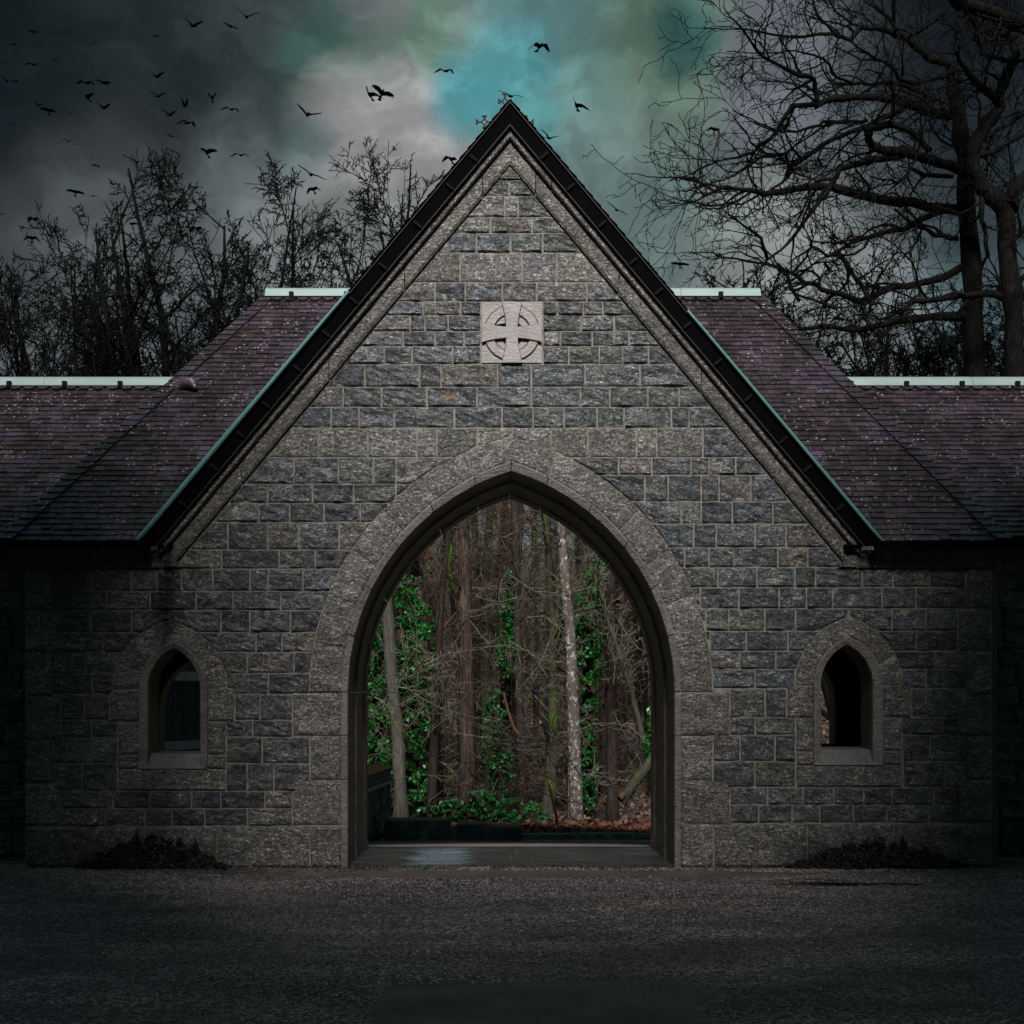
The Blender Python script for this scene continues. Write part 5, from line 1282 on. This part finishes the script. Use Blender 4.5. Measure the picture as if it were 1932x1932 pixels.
log([(1172, 1515), (1195, 1480), (1225, 1440), (1250, 1405)], 11.5, .10, .08, 'moss_bark', 'mossy log leaning beside the right jamb of the arch', 'fallen_log', 'log')
log([(1170, 1505), (1178, 1498)], 11.4, .07, .06, 'broken_wood', 'short orange broken log end beside the mossy leaning log', 'fallen_log', 'log')
# brushwood tangle
t = Tree(601); BR = dict(seg=[.4, .3, .25], wig=[.28, .32, .34], up=[.01, 0, 0], kids=[6, 4, 2], start=[.1, .1], ang=(.4, 1.2), len=[.6, .5], rr=.6, rmin=.006, max=2, fin=.4, cut=9)
for i in range(300):
    Y = rw.uniform(13, 38); dx = rw.uniform(660, 1260); x = P(dx, 0, Y)[0]; z = float(terr(x, Y)); t.grow((x, Y, z+rw.uniform(0, 1) if i % 2 else z+rw.uniform(0, 5.5)), (rw.gauss(0, .8), rw.gauss(0, .6), rw.uniform(.1, 1)), rw.uniform(.009, .02), rw.uniform(1.0, 2.6), 0, BR)
V, Q = fast_tubes(t.thin, 3); TRI += 2*len(Q); tag(obj('brushwood', V, Q, 'twig_grey'), 'tangle of greyish twigs and saplings filling the wood', None, None, 'stuff')
t = Tree(602)
for i in range(75):
    Y = rw.uniform(9.5, 17); dx = rw.uniform(670, 1250); x = P(dx, 0, Y)[0]; zz = P(dx, rw.uniform(980, 1480), Y)[2]; t.grow((x, Y, zz), (rw.gauss(0, .9), rw.gauss(0, .4), rw.uniform(-.7, .5)), rw.uniform(.008, .014), rw.uniform(.7, 1.9), 0, BR)
V, Q = fast_tubes(t.thin, 3); TRI += 2*len(Q); tag(obj('hanging_twigs', V, Q, 'twig_pale'), 'pale lichen-covered twigs hanging across the arch view', None, None, 'stuff')
# far wood: a dense mass closing the view over the bank
t = Tree(603); FR = dict(BR); FR.update(kids=[5, 3, 0], rmin=.016, max=2, seg=[1.2, .8, .6])
for i in range(330):
    Y = rw.uniform(38, 85); dx = rw.uniform(600, 1320); x = P(dx, 0, Y)[0]; z = float(terr(x, Y)); t.grow((x, Y, z-.2), (rw.gauss(0, .12), rw.gauss(0, .1), 1), rw.uniform(.04, .10), rw.uniform(2.5, 5.5), 0, FR)
V, Q = fast_tubes(t.thin, 3); TRI += 2*len(Q); tag(obj('distant_wood', V, Q, 'twig_grey'), 'far bare wood on the rising bank, reads as one mass', None, None, 'stuff')
# --- ivy, shrubs, leaves
def region_sampler(polys, Y0, Y1, clump=None):
    """polys: list of (cx, cy, rx, ry) ellipses in picture units"""
    def f(r, n):
        w = np.array([a[2]*a[3] for a in polys]); w = w/w.sum(); idx = r.choice(len(polys), n, p=w); A = np.array(polys)[idx]
        th = r.uniform(0, 6.28, n); rad = np.sqrt(r.random(n)); x = A[:, 0]+A[:, 2]*rad*np.cos(th); y = A[:, 1]+A[:, 3]*rad*np.sin(th)
        keep = np.array([mn.noise((a/17, b/17, 5)) > -.12 for a, b in zip(x, y)]); x, y = x[keep], y[keep]; m = len(x); Yd = r.uniform(Y0, Y1, m)
        k = (CD+Yd)/F; return np.stack([CX+(x-VX)*k, Yd, CZ+(HY-y)*k], -1)
    return f
def foliage(name, polys, Y0, Y1, n, size, seed, mat, label, cat, grp=None, part='leaves', stemlist=None, kind=None, tr=(.45, 1.6)):
    global TRI
    V, Q, T = leaves(n, region_sampler(polys, Y0, Y1), size, seed, tr); TRI += 2*len(Q)
    x0, y0 = polys[0][0], max(p[1]+p[3] for p in polys); b = P(x0, y0, (Y0+Y1)/2)
    e = empty(name, b, label, cat, grp); V = V-np.array(b); o = bpy.data.objects.new(part, mesh(part, V, Q, mat, T)); COL.objects.link(o); o.parent = e
    if stemlist:
        v, q = tubes([([P(x, y, Y0+(Y1-Y0)*.7) for x, y in s_], [.05, .03, .015][:len(s_)] if len(s_) == 3 else .03) for s_ in stemlist], 6)
        s = bpy.data.objects.new('stem', mesh('stem', v-np.array(b), q, 'moss_bark')); COL.objects.link(s); s.parent = e
    if kind: e['kind'] = kind
    return e
foliage('ivy_covered_tree', [(765, 1130, 24, 50), (775, 1185, 44, 65), (725, 1270, 50, 90), (790, 1270, 40, 80), (800, 1330, 34, 60), (712, 1400, 36, 120), (785, 1420, 30, 120), (700, 1200, 22, 50)], 13.6, 15.2, 38000, .040, 701, 'ivy_leaf',
        'tree smothered in bright green ivy filling the left of the arch', 'tree', None, 'ivy', [[(780, 1540), (775, 1300), (768, 1100)]])
foliage('climbing_ivy', [(962, 1125, 9, 55), (958, 1180, 20, 50), (955, 1240, 22, 40)], 14.9, 15.7, 8000, .036, 702, 'ivy_leaf', 'ivy climbing the middle trunk of the arch view', 'ivy', None, 'leaves', [[(958, 1300), (960, 1200), (962, 1080)]])
foliage('climbing_ivy', [(935, 1340, 20, 40), (930, 1400, 20, 60), (945, 1460, 26, 50)], 14.6, 15.4, 9000, .038, 703, 'shrub_leaf', 'darker ivy column low beside the broken snag', 'ivy', None, 'leaves', [[(938, 1530), (934, 1420), (930, 1320)]])
foliage('ivy_covered_tree', [(1118, 1120, 26, 55), (1120, 1180, 30, 50), (1075, 1170, 20, 60), (1110, 1250, 30, 50), (1112, 1340, 16, 60), (1112, 1450, 15, 90), (1130, 1060, 16, 30)], 15.4, 16.6, 18000, .04, 704, 'ivy_leaf',
        'ivy covered tree just right of the spotted trunk', 'tree', None, 'ivy', [[(1112, 1560), (1115, 1300), (1120, 1050)]])
foliage('climbing_ivy', [(1225, 1420, 12, 50), (1228, 1360, 9, 30)], 11.8, 12.4, 900, .04, 705, 'ivy_leaf', 'small ivy patch against the right jamb of the arch', 'ivy', None, 'leaves', [[(1226, 1500), (1226, 1420), (1228, 1340)]])
foliage('evergreen_shrub', [(900, 1525, 70, 22), (960, 1530, 60, 24), (850, 1528, 50, 16), (1000, 1545, 40, 12), (905, 1505, 30, 14)], 13.2, 14.6, 8000, .045, 706, 'shrub_leaf', 'low green shrub spreading behind the concrete blocks', 'shrub', None, 'leaves', [[(900, 1560), (905, 1530), (910, 1505)]], None, (.5, 2.0))
foliage('weed', [(770, 1580, 40, 3), (715, 1578, 10, 6), (700, 1583, 14, 3)], 7.0, 7.3, 420, .022, 708, 'ivy_leaf', 'small weeds at the foot of the long concrete block', 'weeds', None, 'leaves')
def litter(r, n):
    x = r.uniform(-3.2, 5, n); y = 8.95+r.random(n)**1.6*5; z = terr(x, y)+.012+r.random(n)*.03; return np.stack([x, y, z], -1)
V, Q, T = leaves(9000, litter, .05, 710, (.4, 1.7)); tag(obj('fallen_leaves', V, Q, 'dead_leaf', None, T), 'rusty fallen leaves heaped along the kerb and blocks', None, None, 'stuff')
V, Q, T = leaves(60000, lambda r, n: (lambda x, y: np.stack([x, y, terr(x, y)+.03+r.random(n)*.05], -1))(r.uniform(-13, 14, n), 12+r.random(n)**.8*58), .09, 711, (.3, 1.6)); tag(obj('woodland_leaf_litter', V, Q, 'bracken', None, T), 'brown dead leaves and bracken covering the wooded bank', None, None, 'stuff')
V, Q, T = leaves(170, smp, .035, 712, (.8, 1.4)); e2 = bpy.data.objects.new('withered_leaves', mesh('withered_leaves', V-np.array(e.location), Q, 'orange_leaf', T)); COL.objects.link(e2); e2.parent = e
# twig of the near oak hanging in front of the right wing
t = Tree(611)
for a in [[(1932, 735), (1900, 770), (1860, 830), (1850, 870)], [(1940, 800), (1900, 850), (1870, 930)], [(1935, 700), (1880, 712), (1830, 735)]]:
    q = [P(x, y, 1.0-.3*i) for i, (x, y) in enumerate(a)]; t.thin.append((q, [.007]*len(q))); t.kids(q, [.006]*len(q), [(0, 0, -1)]*len(q), 1.0, 2, dict(OAK, max=3, kids=[4, 4, 6]))
V, Q = fast_tubes(t.thin, 3); o = bpy.data.objects.new('hanging_branch', mesh('hanging_branch', V-np.array(e.location), Q, 'dark_bark')); COL.objects.link(o); o.parent = e
# dark growth at the wall foot
def wallbush(x0, x1, ytop, label, seed, n):
    def f(r, n):
        x = r.uniform(x0, x1, n); u_ = (x-(x0+x1)/2)/((x1-x0)/2); top = np.maximum(.02, (1635-ytop)/200*(1-np.abs(u_)**1.6)*(.75+.4*r.random(n))*np.array([.75+.5*mn.noise((a/14, 3, seed)) for a in x]))
        z = top*r.random(n); y = -.03-r.random(n)*.10*(1.3-z/np.maximum(top, .01)); return np.stack([wx(x), y, z], -1)
    V, Q, T = leaves(n, f, .018, seed, (.5, 1.5)); b = (wx((x0+x1)/2), -.05, 0); e = empty('wall_foot_growth', b, label, 'weeds')
    o = bpy.data.objects.new('foliage', mesh('foliage', V-np.array(b), Q, 'black_leaf', T)); COL.objects.link(o); o.parent = e
wallbush(150, 430, 1562, 'dense black-green growth at the wall foot below the left window', 801, 9000)
wallbush(1480, 1820, 1574, 'dense black-green growth at the wall foot below the right window', 802, 9000)
V, Q, T = leaves(900, lambda r, n: np.stack([wx(r.uniform(60, 1700, n)), -.03-r.random(n)**2*.12, r.random(n)*.02], -1), .012, 803); o = tag(obj('wall_foot_moss', V, Q, 'black_leaf', None, T), 'thin line of moss where the wall meets the gravel', None, None, 'stuff')
# a few single fallen leaves on the forecourt
for i, (px, py) in enumerate([(766, 1647)]):
    d = CZ/((py-HY)/F); x, y = CX+(px-VX)/F*d, d-CD; V, Q, T = leaves(1, lambda r, n: np.array([[x, y, cz(x, y)+.02]]), .03, 820+i); tag(obj('fallen_leaf', V, Q, 'orange_leaf', None, T), ['orange leaf lying just left of the arch threshold', 'rusty leaf in the bottom left corner of the forecourt', 'rusty leaf on the gravel, lower left', 'brown leaf on the gravel in front of the right pothole', 'brown leaf on the gravel left of the arch'][i], 'leaf')
# --- out-of-view yews, added to shade the wall ends, lower wall and forecourt
def yew(x, y, h, r, seed, label):
    e = empty('added_shade_yew', (x, y, 0), label, 'tree', 'out-of-view yews added to shade the wall and forecourt'); V, Q = tubes([([(0, 0, -.2), (.05, .1, h*.5), (0, 0, h*.95)], [.4, .25, .05])], 8)
    o = bpy.data.objects.new('trunk', mesh('trunk', V, Q, 'dark_bark')); COL.objects.link(o); o.parent = e
    def f(r_, n):
        z = r_.random(n)**.8*(h-.8)+.8; a = r_.uniform(0, 6.28, n); rr = r*(1-(z/h)**5)*(.8+.25*np.sin(a*3+z))*np.sqrt(r_.uniform(.15, 1, n)); return np.stack([rr*np.cos(a), rr*np.sin(a), z], -1)
    V, Q, T = leaves(20000, f, .28, seed); o = bpy.data.objects.new('crown', mesh('crown', V, Q, 'yew_leaf', T)); COL.objects.link(o); o.parent = e
yew(-5.1, -11.3, 17, 3.4, 901, 'unseen tall yew, added on the left to shade that end of the wall'); yew(5.2, -11.3, 17, 3.3, 902, 'unseen tall yew, added on the right to shade that end of the wall')
yew(-10.5, -10, 13, 3.8, 903, 'outer unseen yew, added farther left to shade the low wing'); yew(10.6, -10, 13, 3.8, 904, 'outer unseen yew, added farther right to shade the low wing')

for i, (x, y, h, rr_, lb) in enumerate([(-9, -24, 24.6, 4.4, 'leftmost yew of the unseen far row, added to shade the lower wall'), (-2.6, -25, 24.6, 4.4, 'second yew of the unseen far row, added to shade the lower wall'), (3.6, -24.5, 24.6, 4.4, 'third yew of the unseen far row, added to shade the lower wall'), (10, -24, 24.6, 4.4, 'rightmost yew of the unseen far row, added to shade the lower wall')]): yew(x, y, h, rr_, 910+i, lb)
# ------------------------------------------------------------------ birds
M['feather'].node_tree.nodes['Principled BSDF'].inputs['Specular IOR Level'].default_value = 0
def bird_mesh(w1, w2, sweep_, name, fan=1.0):
    """wing angles (up +) for inner and outer wing, both sides given as tuples"""
    V = []; Q = []
    ys_ = [.26, .21, .15, .06, -.05, -.14, -.20]; rs = [.004, .022, .034, .052, .055, .034, .018]; n = 7
    for y, r in zip(ys_, rs):
        for k in range(n): a = 2*pi*k/n; V.append((r*cos(a), y, r*.85*sin(a)+(.012 if y > .12 else 0)))
    for j in range(6):
        for k in range(n): Q.append((j*n+k, j*n+(k+1) % n, (j+1)*n+(k+1) % n, (j+1)*n+k))
    Q.append(tuple(range(n-1, -1, -1)))
    b = len(V); V += [(-.02, -.18, .012), (.02, -.18, .012), (.085*fan, -.36, .0), (.03*fan, -.385, .0), (-.03*fan, -.385, .0), (-.085*fan, -.36, .0), (-.02, -.18, -.006), (.02, -.18, -.006), (.085*fan, -.36, -.006), (.03*fan, -.385, -.006), (-.03*fan, -.385, -.006), (-.085*fan, -.36, -.006)]
    Q += [(b, b+5, b+4, b+3, b+2, b+1), (b+6, b+7, b+8, b+9, b+10, b+11)]+[(b+i, b+(i+1) % 6, b+6+(i+1) % 6, b+6+i) for i in range(6)]
    for s, a1, a2 in ((1, w1[0], w2[0]), (-1, w1[1], w2[1])):
        a1, a2 = radians(a1), radians(a2); p0 = np.array([.03*s, .02, .02]); p1 = p0+.20*np.array([s*cos(a1), .12, sin(a1)]); p2 = p1+.27*np.array([s*cos(a2), -sweep_, sin(a2)])
        secs = [(p0, .11, .14), (p1, .09, .15), (p1+(p2-p1)*.55, .065, .14), (p2, .01, .03)]
        b = len(V)
        for p, f, bk in secs:
            for dy, dz in ((f, .0), (0, .010), (-bk, .0), (0, -.006)): V.append((p[0], p[1]+dy, p[2]+dz))
        for j in range(3):
            for k in range(4): q = (b+j*4+k, b+j*4+(k+1) % 4, b+(j+1)*4+(k+1) % 4, b+(j+1)*4+k); Q.append(q if s > 0 else q[::-1])
        Q.append((b+12, b+13, b+14, b+15))
        for fk in range(4):        # spread primary feathers
            tip = p2+np.array([s*cos(a2)*.03, -.02-.055*fk, sin(a2)*.03])*1.0; q0 = p1+(p2-p1)*(.92-.12*fk); b2 = len(V)
            V += [tuple(q0+(0, .015, .003)), tuple(q0+(0, -.05, .003)), tuple(tip+(0, -.03, 0)), tuple(q0+(0, -.02, -.004))]; Q += [(b2, b2+1, b2+2), (b2, b2+2, b2+3), (b2+3, b2+2, b2+1)]
    return mesh(name, V, Q, 'feather')
BM = {'V': bird_mesh((32, 32), (22, 22), .25, 'crow_v'), 'F': bird_mesh((8, 8), (2, 2), .2, 'crow_flat'), 'D': bird_mesh((18, 18), (-38, -38), .45, 'crow_down'),
      'A': bird_mesh((45, 12), (50, -5), .35, 'crow_bank'), 'U': bird_mesh((62, 58), (68, 60), .35, 'crow_up'), 'S': bird_mesh((10, 22), (-8, 10), .15, 'crow_glide', 1.3)}
PH = {'V': 'wings in a V', 'F': 'wings flat', 'D': 'wings drooping', 'A': 'banking', 'U': 'wings lifted', 'S': 'gliding'}
SP = {'V': .86, 'F': 1.0, 'D': .86, 'A': .84, 'U': .55, 'S': 1.0}
birds = [ # z-x, z-y (3x crops), offx, width z, pose, roll deg, phrase
 (1395, 97, 0, 80, 'V', 8, 'highest of the upper left pair near the bright cloud'), (1092, 148, 0, 70, 'V', 18, 'left of that upper pair, under the dark cloud'), (1303, 152, 0, 50, 'S', 8, 'small one between and below the upper pair'),
 (885, 207, 0, 45, 'S', 12, 'small one left below the upper pair'), (187, 180, 0, 30, 'F', 8, 'faint one in the dark top left corner'), (75, 254, 0, 35, 'F', 0, 'faint one near the left edge, high up'),
 (540, 243, 0, 30, 'D', 0, 'small one high in the dark left sky'), (188, 366, 0, 45, 'D', 10, 'faint one above the row of the left edge'), (313, 346, 0, 28, 'F', 4, 'tiny one left of centre in the dark cloud'),
 (8, 356, 0, 22, 'F', 0, 'tiny one cut by the left edge, higher'), (38, 458, 0, 55, 'V', 0, 'first of the touching pair at the left edge'), (85, 463, 0, 35, 'F', 2, 'second of the touching pair at the left edge'),
 (490, 470, 0, 62, 'D', 12, 'left of the two big ones side by side'), (590, 470, 0, 88, 'S', 14, 'right and largest of the two big ones side by side'), (886, 435, 0, 58, 'V', 14, 'thin one level with the two big ones'),
 (495, 558, 0, 28, 'U', 0, 'small one directly below the two big ones'), (892, 547, 0, 55, 'V', 14, 'below the thin one in the left sky'), (1120, 553, 0, 28, 'F', 0, 'tiny flat one left of the upright one'),
 (1202, 558, 0, 30, 'U', -8, 'upright one in the middle left sky'), (1045, 602, 0, 28, 'U', 20, 'small dark one above the curved one'), (1310, 620, 0, 60, 'D', 14, 'large one right of the upright one'),
 (218, 598, 0, 38, 'V', 24, 'upper left of a close pair far left'), (270, 625, 0, 52, 'F', 14, 'lower right of a close pair far left'), (402, 640, 0, 40, 'A', 0, 'dark one with spread tail, lower left sky'),
 (587, 612, 0, 55, 'V', 16, 'right of the dark one with spread tail'), (960, 652, 0, 55, 'V', 14, 'left of the curved one'), (806, 690, 0, 18, 'F', 0, 'speck-sized one in the left sky'),
 (1740, 653, 0, 75, 'V', 14, 'clear one against the bright cloud'), (1062, 697, 0, 68, 'D', 16, 'curved one in the middle of the left flock'), (967, 771, 0, 55, 'S', 22, 'one below the curved bird'),
 (75, 706, 0, 30, 'D', 0, 'faint one low at the left edge'), (390, 800, 0, 50, 'D', 0, 'one above the far left trees, bigger of two'), (437, 820, 0, 20, 'F', 0, 'speck beside the one above the far left trees'),
 (1168, 863, 0, 58, 'V', 12, 'one just over the top of the tallest left tree'), (1363, 880, 0, 60, 'D', 6, 'one right of the tallest left tree top'), (772, 916, 0, 62, 'S', 16, 'one left of the tallest tree top'),
 (543, 938, 0, 35, 'D', 20, 'small one over the gap left of the tallest tree'), (1760, 990, 0, 95, 'S', 16, 'large one gliding over the trees above the high left ridge'), (1772, 1073, 0, 48, 'D', -5, 'one tucked below the large gliding one'),
 (636, 1043, 0, 40, 'V', 32, 'tilted one at the left shoulder of the tallest tree'), (427, 1088, 0, 55, 'F', 6, 'left of two low ones over the far left trees'), (531, 1110, 0, 42, 'F', 8, 'right of two low ones over the far left trees'),
 (193, 1243, 0, 58, 'D', 12, 'low one over the leftmost tree'), (180, 1350, 0, 50, 'D', 0, 'lowest one over the leftmost tree'), (10, 1212, 0, 35, 'F', 8, 'low one cut by the left edge'),
 (850, 948, 0, 55, 'F', -6, 'one among the top left twigs of the tallest tree'), (925, 1012, 0, 38, 'D', 10, 'one inside the crown of the tallest tree, upper'), (950, 1058, 0, 50, 'V', 10, 'one inside the crown of the tallest tree, just lower'),
 (1110, 1065, 0, 55, 'S', 6, 'one inside the right half of the tallest crown'), (875, 1220, 0, 50, 'F', 6, 'thin one in the middle of the tallest crown'), (740, 1268, 0, 45, 'V', 26, 'one left of the trunk of the tallest tree'),
 (983, 1275, 0, 48, 'A', 0, 'one beside the trunk of the tallest tree'), (1115, 1298, 0, 62, 'D', 8, 'one between the tallest tree and the fanning tree'), (1040, 1340, 0, 26, 'U', 0, 'small upright one low in the tallest crown'), (855, 1382, 0, 50, 'V', 16, 'lowest one inside the tallest crown'),
 (160, 537, 644, 70, 'A', 18, 'left of the close pair in the bright cloud'), (230, 530, 644, 70, 'V', 22, 'right of the close pair in the bright cloud'), (590, 403, 644, 68, 'D', 14, 'one left above the teal gap'),
 (1125, 264, 644, 72, 'D', -6, 'highest one right of the gable tip'), (958, 545, 644, 88, 'S', 14, 'one crossing the top of the iron finial'), (1330, 598, 644, 72, 'A', 24, 'one right of the gable tip in the teal sky'),
 (1175, 783, 644, 62, 'V', 28, 'one just beside the right slope near the tip'), (1797, 1020, 644, 55, 'D', -12, 'one near the leftmost oak twigs'), (1557, 1190, 644, 75, 'S', 22, 'one halfway down beside the right gable slope'),
 (620, 903, 644, 62, 'D', 16, 'one among the twigs just left of the gable'), (1915, 1497, 644, 60, 'F', 10, 'one low above the high right ridge'),
 (178, 735, 1288, 45, 'D', 18, 'one in the open sky left of the oak'), (122, 1047, 1288, 40, 'D', 10, 'one among the outer left twigs of the oak'), (790, 942, 1288, 60, 'V', 22, 'one in the middle of the oak branches'),
 (1240, 945, 1288, 45, 'F', 10, 'one close to the oak trunk'), (1070, 1072, 1288, 50, 'V', -6, 'one below the long level limb of the oak'), (1137, 1497, 1288, 36, 'A', 0, 'right of two low among the oak branches'), (835, 1530, 1288, 35, 'U', 0, 'left of two low among the oak branches'),
 (1608, 605, 1288, 30, 'D', 0, 'one between the two oak trunks')]
for x, y, ox, w, ps, roll, ph in birds:
    wd = w/3; spanw = .92*SP[ps]; dist = spanw*F/wd; sc = 1.65
    if dist > 150: sc *= 150/dist; dist = 150
    p = P(x/3+ox, y/3, dist-CD); o = bpy.data.objects.new('crow', BM[ps]); COL.objects.link(o); o.location = p; o.scale = (sc,)*3
    o.rotation_euler = (radians(R.uniform(6, 26)), radians(roll), radians(R.choice([-1, 1])*R.uniform(8, 28)+(180 if R.random() < .35 else 0)))
    if abs(o.rotation_euler[2]) > 2: o.rotation_euler[1] *= -1
    tag(o, 'black crow, %s, %s' % (PH[ps], ph), 'bird', 'flock of crows in the sky')
print('tree tris', TRI, 'objects', len(bpy.data.objects))
